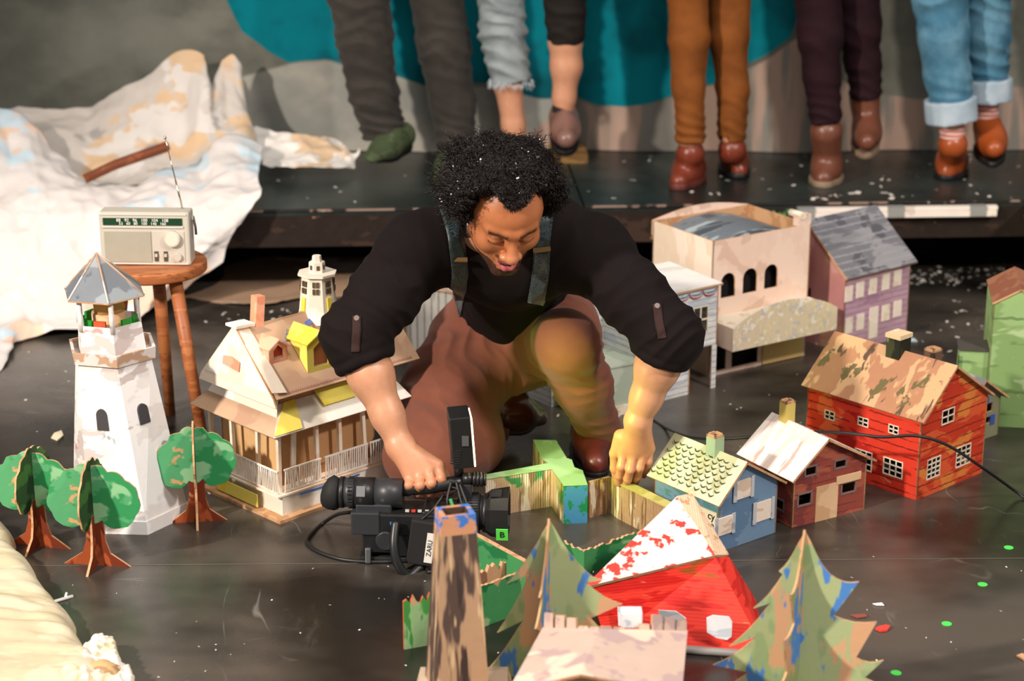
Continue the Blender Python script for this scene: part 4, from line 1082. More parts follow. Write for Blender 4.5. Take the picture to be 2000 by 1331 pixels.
def shirt_f(P):
    d = shirt_p[0][0](P)
    for g, k in shirt_p[1:]: d = smin(d, g(P), k)
    for g in sf: d = d + g(P)
    d = d + .0022 * wob(P, 22, 5, 2)
    for (c, ax_) in (cR, cL):
        q = P - c; s = q @ ax_; rr = np.sqrt(np.maximum((q * q).sum(1) - s * s, 0))
        near = rr < .10
        d = np.where(near & (s > -.05), np.maximum(d, s), d)              # sleeve ends at the cuff
        tor = np.sqrt((rr - .054) ** 2 + (s + .010) ** 2) - .0125        # rolled cuff
        tor2 = np.sqrt((rr - .056) ** 2 + (s + .032) ** 2) - .0115
        d = smin(smin(d, tor + .002 * wob(P, 60, 4), .006), tor2, .008)
    q = P - neckc; d = -smin(-d, np.sqrt((q * q).sum(1)) - .078, .012)
    return d
shirt_m = cloth('dark_shirt_cloth', '120b0b', '180f0f', rough=.9, sheen=0)
shirt = sdf_mesh('shirt', shirt_f, (-.52, 3.80, .25), (.52, 4.75, .80), .0032, man, shirt_m)

# trousers
tr_p = [ell(lerp(pel, belly, .3), (.138, .11, .11)), cone(pel, hipR, .115, .10, .05), cone(pel, hipL, .115, .10, .05), cone(hipR, lerp(hipR, knR, .55), .10, .105, .05), cone(lerp(hipR, knR, .55), knR, .105, .088, .05), cone(knR, lerp(knR, anR, .5), .08, .078, .05), cone(lerp(knR, anR, .5), anR, .075, .055, .04),
        cone(hipL, lerp(hipL, knL, .5), .11, .095, .05), cone(lerp(hipL, knL, .5), knL, .088, .068, .05), cone(knL, lerp(knL, anL, .45), .069, .062, .04), cone(lerp(knL, anL, .45), lerp(knL, anL, 1.06), .061, .050, .04), cone(lerp(hipR, knR, .35), lerp(hipL, knL, .1), .10, .10, .06),
        cone(knR + _n((.02, -.01, -.005)), knR + _n((.11, .10, -.01)), .07, .065, .05)]
kx = knL - hipL
tf = [folds(knL + _n((.05, .05, -.05)), (0, .15, 1), .085, .034, .0045, seed=1), folds(knL + _n((-.03, .03, -.12)), (.3, .1, 1), .09, .05, .004, seed=3), folds(lerp(hipL, knL, .45), (.5, 1, .3), .13, .05, .007, seed=5),
      folds(lerp(hipR, knR, .3), (1, .3, 0), .13, .055, .008, seed=2), folds(lerp(hipR, knR, .8), (1, .2, .5), .12, .06, .006, seed=4), folds(lerp(knL, anL, .8), (.1, 0, 1), .08, .04, .004, seed=6)]
def trouser_f(P):
    d = tr_p[0][0](P)
    for g, k in tr_p[1:]: d = smin(d, g(P), k)
    for g in tf: d = d + g(P)
    d = d + .0028 * wob(P, 18, 5, 6)
    q = P - (anL + _n((0, 0, -.045))); d = np.where((np.abs(q[:, 0]) < .12) & (np.abs(q[:, 1]) < .12) & (q[:, 2] < .05), np.maximum(d, -q[:, 2]), d)
    return np.maximum(d, -(P[:, 2] - .004))
tr_m = cloth('brown_trouser_cloth', '7d4a38', '6a3c2e', rough=.8, sheen=.12)
sdf_mesh('trousers', trouser_f, (-.42, 4.05, -.01), (.40, 4.86, .60), .0036, man, tr_m)
# waistband
# shoes
def shoe(name, heel, toe, up, r, m, msole, parent, sole=.012, label=None, shaft=None, shr=.045, vox=.003):
    heel, toe, up = _n(heel), _n(toe), _n(up); up = up / np.linalg.norm(up); L = toe - heel
    pr = [cone(heel + up * r * .95, heel + L * .45 + up * r * .98, r, r * .98, .02), cone(heel + L * .4 + up * r * .9, heel + L * .86 + up * r * .62, r * 1.02, r * .72, .03),
          cone(heel + L * .05 + up * r * 1.3, heel + L * .3 + up * r * 1.7, r * .85, r * .7, .03)]
    if shaft is not None: pr.append(cone(heel + L * .15 + up * r * 1.2, _n(shaft), r * .95, shr, .02))
    g = field(pr)
    def f(P): return np.maximum(g(P) + .0008 * wob(P, 50, 4), -((P - heel) @ up) + sole * .6)
    c = (heel + toe) / 2; ext = np.linalg.norm(L) * .65 + .06
    lo, hi = c - ext, c + ext
    if shaft is not None: lo = np.minimum(lo, _n(shaft) - .07); hi = np.maximum(hi, _n(shaft) + .07)
    o = sdf_mesh(name, f, lo, hi, vox, parent, m, label=label)
    def fs(P):
        s = (P - heel) @ up; Q = P + up * (r * .8 - s)[:, None]
        return np.maximum(g(Q) - .003, np.abs(s - sole * .5) - sole * .5)
    so = sdf_mesh('sole', fs, c - ext, c + ext, vox, None, msole); so.parent = o; so.matrix_parent_inverse = o.matrix_world.inverted() if False else (Matrix.Translation(parent.location).inverted())
    so.parent = o; so.matrix_parent_inverse = Matrix.Identity(4)
    so.matrix_parent_inverse = (Matrix.Translation(parent.location) @ o.matrix_parent_inverse).inverted()
    return o
blk = plain('black_rubber_sole', '141212', .5)
oxm = plain('oxblood_leather', '3a1612', .22, coat=.4)
shoe('shoe', (.185, 4.49, .0), (.195, 4.29, .0), (0, 0, 1), .041, plain('red_brown_shoe', '5e2620', .35), blk, man, shaft=anL + _n((0, 0, .02)), shr=.042)
shoe('shoe', (-.055, 4.46, .078), (.062, 4.565, .028), (.30, -.25, .55), .041, oxm, blk, man, shaft=anR + _n((-.02, 0, .01)), shr=.042)
# paisley braces, laid on the shirt
def paisley(name, c1, c2, c3):
    m, nt, b = mat(name)
    v = nt.nodes.new('ShaderNodeTexVoronoi'); v.feature = 'F1'; nt.links.new(_map(nt, (70, 70, 70)), v.inputs['Vector']); v.inputs['Scale'].default_value = 1
    w_ = _mul(nt, v.outputs['Distance'], 26, 'MULTIPLY'); sn = nt.nodes.new('ShaderNodeMath'); sn.operation = 'SINE'; nt.links.new(_mul(nt, w_, _mul(nt, _noise(nt, _map(nt, (60, 60, 60)), 1, 1), 6), 'ADD'), sn.inputs[0])
    c = _mix(nt, _step(nt, sn.outputs[0], .1, .6), col(c1), col(c2))
    c = _mix(nt, _step(nt, _noise(nt, _map(nt, (22, 22, 22)), 1, 2), .5, .6), c, col(c3))
    nt.links.new(c, b.inputs['Base Color']); b.inputs['Roughness'].default_value = .45; b.inputs['Sheen Weight'].default_value = .2
    return m
def ribbon(f, path, wpx, m, parent, name, y0, y1, th=.0022, lift=.0015, n=10, wcells=4):
    pts = crom([Vector((a, b_, 0)) for a, b_ in path], n); top_, bot = [], []
    for i, p in enumerate(pts):
        d = (pts[min(i + 1, len(pts) - 1)] - pts[max(i - 1, 0)]).normalized(); s = Vector((-d.y, d.x, 0))
        ra, rb = [], []
        for k in range(wcells + 1):
            q = p + s * wpx * (k / wcells - .5); h_ = raycast(f, q.x, q.y, y0, y1)
            if h_ is None: h_ = top_[-1][k] if top_ else raycast(f, p.x, p.y, y0, y1) or PY(q.x, q.y, y1)
            ra.append(h_)
        top_.append(ra)
    mb = MB(); rr_ = []
    for i, ra in enumerate(top_):
        g = grad(f, ra[len(ra) // 2])
        rr_.append([p + g * (lift + th) for p in ra] + [p + g * (lift - .001) for p in ra[::-1]])
    mb.rings(rr_, m, True, True)
    o = mb.build(name); o.parent = parent; o.matrix_parent_inverse = Matrix.Translation(parent.location).inverted()
    return o
pm = paisley('paisley_braces', '10191f', '3a5058', '16261f')
ribbon(shirt_f, [(872, 400), (886, 445), (893, 490), (897, 535), (893, 575), (886, 612), (880, 636)], 31, pm, man, 'brace_strap', 3.7, 4.6)
ribbon(shirt_f, [(1068, 392), (1062, 425), (1058, 470), (1057, 520), (1052, 560), (1046, 592)], 33, pm, man, 'brace_strap', 3.7, 4.6)
gold = plain('brass_clip', 'c9a06a', .3, metal=.9)
for (x, y, s) in ((893, 506, 0), (1058, 486, -.1)):
    p = raycast(shirt_f, x, y, 3.7, 4.6)
    if p:
        g = grad(shirt_f, p); mb = MB(); mb.box(p + g * .006, (.037, .004, .0095), gold, (R(-38), s, 0)); o = mb.build('brace_buckle'); o.parent = man; o.matrix_parent_inverse = Matrix.Translation(man.location).inverted()
tabm = cloth('sleeve_tab_cloth', '33221f', None, rough=.8)
btn = plain('dark_button', '7a6a64', .25)
for path, bx in (([(697, 618), (696, 650), (694, 688)], (697, 622)), ([(1282, 594), (1287, 625), (1294, 662)], (1282, 598))):
    ribbon(shirt_f, path, 17, tabm, man, 'sleeve_tab', 3.6, 4.4)
    p = raycast(shirt_f, bx[0], bx[1], 3.6, 4.4)
    if p:
        g = grad(shirt_f, p); mb = MB(); mb.cone(p + g * .003, p + g * .0065, .0062, .0055, btn, 16); o = mb.build('button'); o.parent = man; o.matrix_parent_inverse = Matrix.Translation(man.location).inverted()
# hair: thousands of short curls
def make_hair():
    rs = np.random.RandomState(7); n = 8200
    d = rs.randn(n * 3, 3); d /= np.linalg.norm(d, axis=1)[:, None]
    x, y, z = d.T
    keep = (z > -.42) & ~((y < -.25) & (z < .30) & (np.abs(x) < .80)) & ~((y < .1) & (z < .0) & (np.abs(x) > .6) & (y > -.6) & (z < -.25))
    d = d[keep][:n]; root = np.array([0, .018, .030]) + d * np.array([.077, .094, .083]) * .96
    V, Fc = [], []; k = 6
    d = np.concatenate([d, (lambda q: q[(q[:, 1] < -.15) & (q[:, 2] > .34) & (q[:, 2] < .85)])(dd_ := (lambda r: r / np.linalg.norm(r, axis=1)[:, None])(rs.randn(6000, 3)))]); root = np.array([0, .018, .030]) + d * np.array([.077, .094, .083]) * .96
    for _ in range(4):
        dh = head_f((root @ np.array(HR).T + np.array(HC)).astype(F32)); root = root + d * np.maximum(-dh - .002, 0)[:, None]
    X_, Y_, Z_ = root.T; AX = np.abs(X_); HLN = .078 + .012 * np.exp(-(AX - .034) ** 2 / .00018) - .5 * np.clip(AX - .048, 0, 1)
    ok = ~((Y_ < .0) & (Z_ < HLN)) | ((AX > .062) & (Y_ > -.035) & (Z_ > -.01)); d = d[ok]; root = root[ok]
    for i in range(len(d)):
        nrm = d[i] / np.linalg.norm(d[i]); u = np.cross(nrm, [0.3, .2, .9]); u /= np.linalg.norm(u); v = np.cross(nrm, u)
        clump = wob(_n([root[i] * 1.0]), 75, 5)[0]; front = 1.0 - .50 * (nrm[1] < -.3) * min(1, max(0, (-nrm[1] - .3) / .45)) * (nrm[2] < .93)
        L = (.027 + .011 * clump + .005 * rs.rand()) * front * (1.45 if nrm[0] < -.25 else 1.0) * (1.0 if nrm[2] > 0 else .82) * (1.28 if abs(nrm[0]) > .5 and nrm[2] < .55 else 1)
        lean = rs.randn(3) * .16 + np.array([np.sign(nrm[0]) * .12, 0, -.10 + .45 * (nrm[1] < -.3)]); ph = rs.rand() * 6.28; w0 = .0034 + .0020 * rs.rand(); turns = 3.4 + rs.rand() * 1.8; m = 15; P_ = []
        for j in range(m):
            t = j / (m - 1); a = ph + turns * 6.28 * t
            P_.append(root[i] + (nrm + lean * t) * L * t + (u * math.cos(a) + v * math.sin(a)) * w0 * min(1, t * 4))
        P_ = np.array(P_); b0 = len(V)
        for j in range(m):
            r = .00115 * (1.15 - .75 * j / m)
            dd = P_[min(j + 1, m - 1)] - P_[max(j - 1, 0)]; dd /= np.linalg.norm(dd) + 1e-9; s1 = np.cross(dd, nrm); s1 /= np.linalg.norm(s1) + 1e-9; s2 = np.cross(dd, s1)
            for q in range(3): V.append(P_[j] + (s1 * math.cos(q * 2.094) + s2 * math.sin(q * 2.094)) * r)
        for j in range(m - 1):
            for q in range(3):
                a = b0 + j * 3 + q; b_ = b0 + j * 3 + (q + 1) % 3; Fc.append((a, b_, b_ + 3, a + 3))
    V = np.array(V) @ np.array(HR).T + np.array(HC)
    me = bpy.data.meshes.new('hair'); me.from_pydata(V.tolist(), [], Fc); me.polygons.foreach_set('use_smooth', [True] * len(Fc))
    m_, nt, b = mat('black_hair'); b.inputs['Base Color'].default_value = col('1c1310'); b.inputs['Roughness'].default_value = .42; b.inputs['Specular IOR Level'].default_value = .5
    me.materials.append(m_); o = bpy.data.objects.new('hair', me); C.objects.link(o); o.parent = man; o.matrix_parent_inverse = Matrix.Translation(man.location).inverted()
    return o
make_hair()
# ------------------------------------------------------------------ cut-out trees
leafg = paint('leaf_green_paint', '4f9a68', [('2f8a50', .52, (9, 9, 14), 2), ('86b98a', .6, (10, 10, 14), 5), ('c79a6c', .68, (16, 16, 18), 8)], rough=.75)
leafd = paint('dark_leaf_green_paint', '2b4a26', [('3f6a34', .55, (10, 10, 12), 2), ('1d331d', .6, (10, 10, 12), 5)], rough=.75)
trnk = paint('trunk_brown_paint', '9c4a24', [('6e2c14', .53, (14, 14, 8), 2), ('c98a5c', .61, (16, 16, 10), 6)], rough=.75)
def scallop(P_, amp, rnd, n=4):
    out = []
    for i in range(len(P_)):
        a, b_ = Vector(P_[i]), Vector(P_[(i + 1) % len(P_)]); d = b_ - a; nrm = Vector((d.y, -d.x)).normalized()
        for k in range(n):
            t = k / n; out.append(tuple(a + d * t + nrm * amp * math.sin(PI * t) * rnd.uniform(.8, 1.2)))
    return out
def round_tree(base, s, rot, lab, seed, ztop=.225, lean=0):
    """two interlocking cut-out cards: trunk with flared roots, cloud-shaped leaves"""
    rnd = random.Random(seed); t = thing('cardboard_tree', lab, 'cardboard tree', base, rot, 'cardboard leaf trees')
    W, zf = .095 * s, ztop * .38
    fol = [(-.2 * W, zf + .015), (-.62 * W, zf), (-.95 * W, zf + .03), (-1.0 * W, zf + .07), (-.72 * W, ztop - .03), (-.38 * W, ztop - .008), (0, ztop), (.36 * W, ztop - .012), (.74 * W, ztop - .028), (1.02 * W, zf + .075), (.93 * W, zf + .03), (.55 * W, zf + .002), (.18 * W, zf + .018)]
    fol = scallop(fol, -.0075, rnd, 5); fol = [(a, b_) for a, b_ in fol]
    tw = .020 * s; root = .072 * s
    tk = [(-root, 0), (-tw * .8, .0), (tw * .8, 0), (root, 0), (tw * 1.5, .028), (tw * 1.05, .055), (tw * .9, zf + .03), (-tw * .9, zf + .03), (-tw * 1.05, .055), (-tw * 1.5, .028)]
    for q, (U, mt, mk) in enumerate((((1, 0, 0), leafg, 'leaf_card'), ((.0, 1, 0), leafd, 'leaf_card'))):
        sc = 1 if q == 0 else .8
        mb = MB(); mb.panel([(a * sc, b_ + (.012 if q else 0)) for a, b_ in fol], (0, 0, 0), U, (0, 0, 1), .004, mt, card); mb.build(mk, t)
        mb = MB(); mb.panel([(a * sc, b_) for a, b_ in tk], (0, .0006 if q == 0 else 0, 0) if q == 0 else (.0006, 0, 0), U, (0, 0, 1), .0052, trnk, card); mb.build('trunk_card', t)
    return t
round_tree(G(76, 1068), 1.0, R(-14), 'round-leaved cardboard tree at the far left edge of the village', 1, .212)
round_tree(G(190, 1105), 1.0, R(-8), 'round-leaved cardboard tree standing in front of the lighthouse', 2, .222)
round_tree(G(388, 1020), .86, R(8), 'round-leaved cardboard tree between the lighthouse and the paper house', 3, .218)

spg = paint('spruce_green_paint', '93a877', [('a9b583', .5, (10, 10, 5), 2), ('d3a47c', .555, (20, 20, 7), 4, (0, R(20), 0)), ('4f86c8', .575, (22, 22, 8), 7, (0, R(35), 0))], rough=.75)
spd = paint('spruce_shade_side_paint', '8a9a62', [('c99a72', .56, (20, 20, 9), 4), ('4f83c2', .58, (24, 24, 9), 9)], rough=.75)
def spruce(base, apex_z, rprof, lprof, rot, lab, px_m=1085.0, seed=0):
    t = thing('cardboard_spruce', lab, 'cardboard tree', base, rot, 'cardboard spruces')
    def prof(P_): return [(abs(a) / px_m, apex_z - b_ / (px_m * .925)) for a, b_ in P_]
    r, l = prof(rprof), prof(lprof)
    bz = min(r[-1][1], l[-1][1]); last = max(r[-1][0], l[-1][0])
    def tail(P_):
        a, z = P_[-1]; out = list(P_); out += [(a * .62, z + .004), (a * 1.12, max(.02, z - .09)), (.02, max(.03, z - .085)), (.016, 0)]; return out
    r, l = tail(r), tail(l)
    def smooth(P_):                      # sag each bough edge a little
        o = [P_[0]]
        for a, b_ in zip(P_[:-1], P_[1:]):
            if b_[0] > a[0] + .02 and b_[1] < a[1]:
                for k in (1, 2, 3): tt = k / 4; o.append((a[0] + (b_[0] - a[0]) * tt, a[1] + (b_[1] - a[1]) * tt - .007 * math.sin(PI * tt)))
            o.append(b_)
        return o
    r, l = smooth(r), smooth(l)
    mb = MB(); out = [(0, apex_z)] + [(-a, z) for a, z in l] + [(a, z) for a, z in r[::-1]]
    mb.panel(out, (0, 0, 0), (1, 0, 0), (0, 0, 1), .004, spg, card); mb.build('bough_card', t)
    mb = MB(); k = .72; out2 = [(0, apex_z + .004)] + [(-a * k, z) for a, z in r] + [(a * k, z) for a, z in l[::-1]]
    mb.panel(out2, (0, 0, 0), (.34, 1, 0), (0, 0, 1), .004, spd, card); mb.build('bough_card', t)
    return t
g2 = G(1556, 1392)
spruce(g2, HZ(1550, 1040, g2), [(12, 20), (51, 79), (104, 90), (60, 157), (142, 165), (107, 236), (159, 239), (125, 275), (208, 290)], [(12, 22), (46, 77), (38, 82), (91, 150), (59, 138), (134, 226), (84, 205), (164, 264), (94, 275), (190, 330)], R(-6),
       'large green and blue cardboard spruce at the bottom right of the village')
g1 = G(1072, 1345)
spruce(g1, HZ(1070, 1018, g1), [(10, 16), (62, 90), (104, 116), (70, 120), (141, 164), (80, 190), (150, 250)], [(10, 18), (81, 118), (37, 100), (100, 213), (50, 190), (120, 287)], R(4),
       'green and blue cardboard spruce behind the tan crenellated building', 1065.0)

# ------------------------------------------------------------------ obelisk
ob_m = paint('obelisk_brush_strokes', 'a98a6c', [('51413a', .5, (24, 24, 3.4), 2), ('c7ab86', .6, (30, 30, 4), 6), ('3b302c', .62, (34, 34, 4), 9)], rough=.7)
ob_side = paint('obelisk_ochre_side', '9a845c', [('6d5a3e', .55, (30, 30, 4), 2)], rough=.7)
ob_top = paint('obelisk_blue_daubs', 'c08a66', [('3f74bd', .5, (30, 30, 30), 2)], rough=.7)
gb = G(893, 1400)
t = thing('obelisk', 'tall tapering brown brush-painted obelisk with blue daubs on its hollow top', 'obelisk', gb, R(16))
zt = HZ(885, 998, gb)
def sq(z, a, b_): return [Vector((-a, -b_, z)), Vector((a, -b_, z)), Vector((a, b_, z)), Vector((-a, b_, z))]
mb = MB()
for z0, z1, a0, a1, m_ in ((0, zt - .035, .052, .0315, ob_m), (zt - .035, zt, .0315, .0300, ob_top)):
    A, Bq = sq(z0, a0, a0 * .8), sq(z1, a1, a1 * .8)
    for i in range(4): j = (i + 1) % 4; mb.face([A[i], A[j], Bq[j], Bq[i]], ob_side if (i == 1 and m_ is ob_m) else m_)
A, Bq = sq(zt, .030, .024), sq(zt, .021, .016); Cq = sq(zt - .03, .021, .016)
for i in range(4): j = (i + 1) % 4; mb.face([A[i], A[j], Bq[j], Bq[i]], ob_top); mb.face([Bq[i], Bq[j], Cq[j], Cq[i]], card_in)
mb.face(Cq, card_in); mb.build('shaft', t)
plm = paint('tan_grey_plinth', 'b09a84', [('c9b49c', .5, (9, 9, 9), 2)])
mb = MB(); mb.box((.012, .0, .034), (.19, .13, .068), plm, (0, 0, R(-16)), .82); mb.build('plinth', t)

# ------------------------------------------------------------------ tan crenellated building, low front centre
cst = paint('tan_lilac_roof', 'c2aa9c', [('b39a96', .52, (9, 9, 9), 1), ('dcc6b2', .6, (7, 7, 7), 4), ('9c8a8a', .68, (14, 14, 14), 7)], rough=.7)
cz, ez = .212, .172
t = thing('castle_building', 'tan crenellated cardboard building cut by the bottom edge of the picture', 'model house', G(1180, 1400), 0)
t0 = Vector(t.location)
r0, r1 = G(1172, 1228, cz) - t0, G(1132, 1318, cz) - t0
l0, l1 = G(1060, 1226, ez) - t0, G(992, 1350, ez) - t0
e0, e1 = G(1343, 1232, ez) - t0, G(1332, 1352, ez) - t0
mb = MB()
def slab(mb, q, m, th=.005, ms=None):
    n = (q[1] - q[0]).cross(q[3] - q[0]).normalized()
    if n.z < 0: n = -n
    b_ = [p - n * th for p in q]; mb.face(q, m); mb.face(b_[::-1], ms or m)
    for i in range(4): j = (i + 1) % 4; mb.face([q[i], q[j], b_[j], b_[i]], ms or m)
slab(mb, [l1, r1, r0, l0], cst, ms=card); slab(mb, [r1, e1, e0, r0], cst, ms=card); mb.build('roof', t)
mb = MB(); inn = .96
def down(p): return Vector((p.x, p.y, 0))
wl = [Vector((p.x * inn, p.y * inn, p.z - .006)) for p in (l1, l0, r0, e0, e1, r1)]
for i in range(6):
    a, b_ = wl[i], wl[(i + 1) % 6]; u = (down(b_) - down(a))
    if i in (4, 5):
        pass
    mb.face([a, b_, down(b_), down(a)], cardlt)
mb.build('walls', t)
for base_a, base_b, n_ in ((l0, r0, 5), (r0, e0, 7)):
    for i in range(n_):
        if (n_ == 7 and i == 2) : continue
        p = base_a.lerp(base_b, (i + .5) / n_); u = (base_b - base_a).length / n_; hgt = (.004, .022, .010, .003, .018, .026, .012)[(i * 3 + n_) % 7]
        mb = MB(); mb.panel([(-u * .42, -.01), (u * .42, -.01), (u * .40, hgt), (-u * .36, hgt * 1.05)], p + Vector((0, -.002, 0)), (base_b - base_a), (0, .15, 1), .005, cst, card); mb.build('battlement', t)
mb = MB(); mb.box(r0.lerp(e0, .36) + Vector((0, .03, .008)), (.036, .03, .026), paint('white_lump', 'dfe0e2', [('b7c2cc', .55, (20, 20, 20), 1)])); mb.build('white_block', t)

# ------------------------------------------------------------------ slanting red barn with white and red roof
rb = paint('red_barn_wall', 'c3201a', [('e03a2c', .5, (8, 8, 40), 2), ('96501f', .6, (5, 5, 14), 5), ('d9a070', .70, (12, 12, 120), 8)], corr=('Z', 170, .35), rough=.55, bump=.35)
rbr = paint('white_red_roof_paint', 'e2d4cc', [('cf3f36', .56, (22, 22, 30), 2), ('e7b3a4', .60, (7, 7, 7), 6)], rough=.7)
corr_m = paint('cream_corrugated_edge', 'e3c4a2', [('c99a74', .58, (40, 40, 40), 2)], corr=('X', 200, .8))
o0 = G(1330, 1270); t = thing('red_barn', 'leaning bright red cardboard barn with steep white and red roof', 'model house', o0, 0)
def L_(p): return Vector(p) - Vector(o0)
BL, BR = L_(G(1185, 1262)), L_(G(1500, 1286))
TL, TR = L_(PY(1152, 1152, 3.44)), L_(PY(1398, 1090, 3.50))
AP = L_(PY(1322, 975, 3.66)); AP2 = L_(PY(1352, 968, 3.69)); TR2 = L_(PY(1424, 1088, 3.54))
BLb, BRb = L_(G(1180, 1180)), L_(G(1475, 1170))
mb = MB()
mb.face([BL, BR, TR, TL], rb); mb.face([BR, BRb, TR2, TR], rb); mb.face([BLb, BL, TL], rb); mb.face([BRb, BLb, TL, AP2, TR2], rb)
mb.build('walls', t)
n_ = (TR - TL).cross(AP - TL).normalized(); n_ = n_ if n_.z > 0 else -n_
mb = MB(); tri = [TL - Vector((.012, .002, 0)), TR, AP]; up = [p + n_ * .007 for p in tri]
mb.face(up, rbr); mb.face(tri[::-1], card)
for i in range(3): j = (i + 1) % 3; mb.face([tri[i], tri[j], up[j], up[i]], card)
mb.build('roof', t)
mb = MB(); q = [TR + n_ * .0075, TR2 + n_ * .006, AP2 + n_ * .006, AP + n_ * .0075]; slab(mb, q, corr_m, .007); mb.build('roof_edge', t)
wp = paint('white_window_paint', 'dfe1e4', [('c3ccd4', .55, (16, 16, 50), 1)])
wn = (BR - BL).cross(TL - BL).normalized(); wn = wn if wn.y < 0 else -wn
def onw(px, py):
    d = Vector(ray(px, py)); o = Vector((0, 0, CAM_H)) - Vector(o0); tt_ = (BL - o).dot(wn) / d.dot(wn); return o + d * tt_
for q in (((1380, 1207), (1392, 1202), (1424, 1205), (1430, 1215), (1429, 1243), (1420, 1250), (1400, 1246), (1381, 1235)), ((1286, 1192), (1320, 1194), (1340, 1208), (1338, 1235), (1290, 1232)), ((1206, 1186), (1250, 1190), (1252, 1225), (1208, 1222))):
    P_ = [onw(*p) + wn * .0022 for p in q]; mb = MB(); mb.rings([P_, [p - wn * .003 for p in P_]], wp, True, False); mb.build('window', t)
mb = MB(); mb.cone(BL + Vector((.02, -.008, .008)), BR + Vector((0, -.008, .008)), .008, .008, plain('grey_pipe', '8b8682', .5), 14); mb.build('base_rail', t)

# ------------------------------------------------------------------ cardboard hedges and walls
corr_g = paint('corrugated_tan_green', 'b99b7c', [('3f8a56', .575, (10, 10, 10), 2), ('d9ccb8', .58, (30, 30, 6), 5), ('8a6c50', .6, (70, 70, 5), 6)], corr=('X', 190, 1), rough=.8, bump=.8)
hgr = paint('pale_green_top', '8fb27a', [('a3c795', .5, (8, 8, 8), 1), ('c5a87c', .66, (12, 12, 12), 4)], rough=.6)
hbl = paint('green_blue_daubs', '1f8a54', [('4a90c8', .53, (26, 26, 16), 2), ('b9a878', .66, (22, 22, 22), 6)], rough=.6)
hdk = paint('hedge_green', '3f8a52', [('1f6e3c', .52, (10, 10, 16), 2), ('8db07c', .6, (9, 9, 14), 5), ('c49a70', .66, (13, 13, 9), 8)], rough=.7)
rawt = paint('raw_corrugated_edge', 'c79c78', [('b0845f', .56, (60, 60, 60), 2)], corr=('X', 260, .8))
def prism(name, lab, top, z, mtop, mside, cat='cardboard wall', face_m=None, group='cardboard hedges', parts=('top', 'sides')):
    P_ = [G(a, b_, z) for a, b_ in top]; o = Vector((P_[0].x, P_[0].y, 0)); t = thing(name, lab, cat, o, 0, group)
    P_ = [p - o for p in P_]; n = len(P_); mb = MB()
    for i in range(n):
        j = (i + 1) % n; mb.face([P_[i], P_[j], Vector((P_[j].x, P_[j].y, 0)), Vector((P_[i].x, P_[i].y, 0))], (face_m or {}).get(i, mside))
    mb.build(parts[1], t)
    mb = MB(); tr_ = tessellate_polygon([P_]); vv = [mb.bm.verts.new(p + Vector((0, 0, .001))) for p in P_]
    for a, b_, c in tr_:
        try: mb.bm.faces.new((vv[a], vv[b_], vv[c])).material_index = mb.mi(mtop)
        except ValueError: pass
    mb.build(parts[0], t); return t
prism('hedge_wall', 'corrugated hedge wall with pale green top and a blue-green daubed end', [(1101, 951), (1148, 949), (1138, 920), (1122, 914), (1117, 899), (1107, 896), (1086, 861), (1041, 860), (1058, 898), (1070, 906), (948, 928), (948, 938), (1078, 918)], .088, hgr, corr_g, face_m={0: hbl})
# bent corrugated wall the left hand holds
tan_c = paint('bare_corrugated_card', 'ab8a68', [('d9cdb6', .57, (40, 40, 7), 2), ('7d5f44', .56, (80, 80, 6), 6), ('efe6d6', .66, (20, 20, 12), 9)], corr=('X', 190, 1), rough=.7, bump=.9)
yg = paint('yellow_green_top', 'a9a352', [('c2b96e', .5, (9, 9, 9), 1)], rough=.6)
def strip_wall(name, lab, line, z, th, mf, mt, jag=0, rnd=None, group='cardboard hedges', cat='cardboard wall', frame=None, mback=None):
    P_ = [G(a, b_, z) for a, b_ in line]; o = Vector((P_[0].x, P_[0].y, 0)); t = thing(name, lab, cat, o, 0, group)
    P_ = [p - o for p in P_]; rnd = rnd or random.Random(1)
    for k, (a, b_) in enumerate(zip(P_[:-1], P_[1:])):
        u = (b_ - a); L = u.length; n = max(2, int(L / .006)) if jag else 1
        topl = [(L * (n - i) / n, z + (rnd.uniform(-jag, jag) if jag else 0)) for i in range(n + 1)]
        mb = MB(); out = [(0, 0), (L, 0)] + topl
        U = Vector((u.x, u.y, 0)); nrm = U.cross(Vector((0, 0, 1)))
        flip = nrm.y > 0
        if flip: out = [(L - p, q) for p, q in out][::-1]; mb.panel(out, (b_.x, b_.y, 0), -U, (0, 0, 1), th, mf, mt, mb=mback or mf)
        else: mb.panel(out, (a.x, a.y, 0), U, (0, 0, 1), th, mf, mt, mb=mback or mf)
        mb.build('panel', t)
    return t
t = strip_wall('corrugated_wall', 'bent bare corrugated wall with yellow-green top held by the left hand', [(1152, 942), (1192, 932)], .085, .006, tan_c, card)
o = Vector(t.location); a, b_ = G(1208, 944, .085) - o, G(1306, 992, .085) - o
U = Vector((b_.x - a.x, b_.y - a.y, 0)); a0 = G(1192, 932, .085) - o
mb = MB(); mb.panel([(0, 0), (U.length, 0), (U.length, .085), (0, .085)], (a.x, a.y, 0), U, (0, 0, 1), .005, tan_c, card); mb.build('panel', t)
U2 = Vector((a.x - a0.x, a.y - a0.y, 0)); mb = MB(); mb.panel([(0, 0), (U2.length, 0), (U2.length, .085), (0, .085)], (a0.x, a0.y, 0), U2, (0, 0, 1), .005, tan_c, card); mb.build('panel', t)
mb = MB(); nn_ = Vector((-U.y, U.x, 0)).normalized(); slab(mb, [a + Vector((0, 0, .002)) - nn_ * .004, b_ + Vector((0, 0, .002)) - nn_ * .004, b_ + nn_ * .022 + Vector((0, 0, .002)), a + nn_ * .022 + Vector((0, 0, .002))], yg, .003); mb.build('top', t)
mb = MB(); mb.box(a0 + Vector((-.020, -.012, -.042)), (.006, .006, .084), card); mb.build('frame_edge', t)
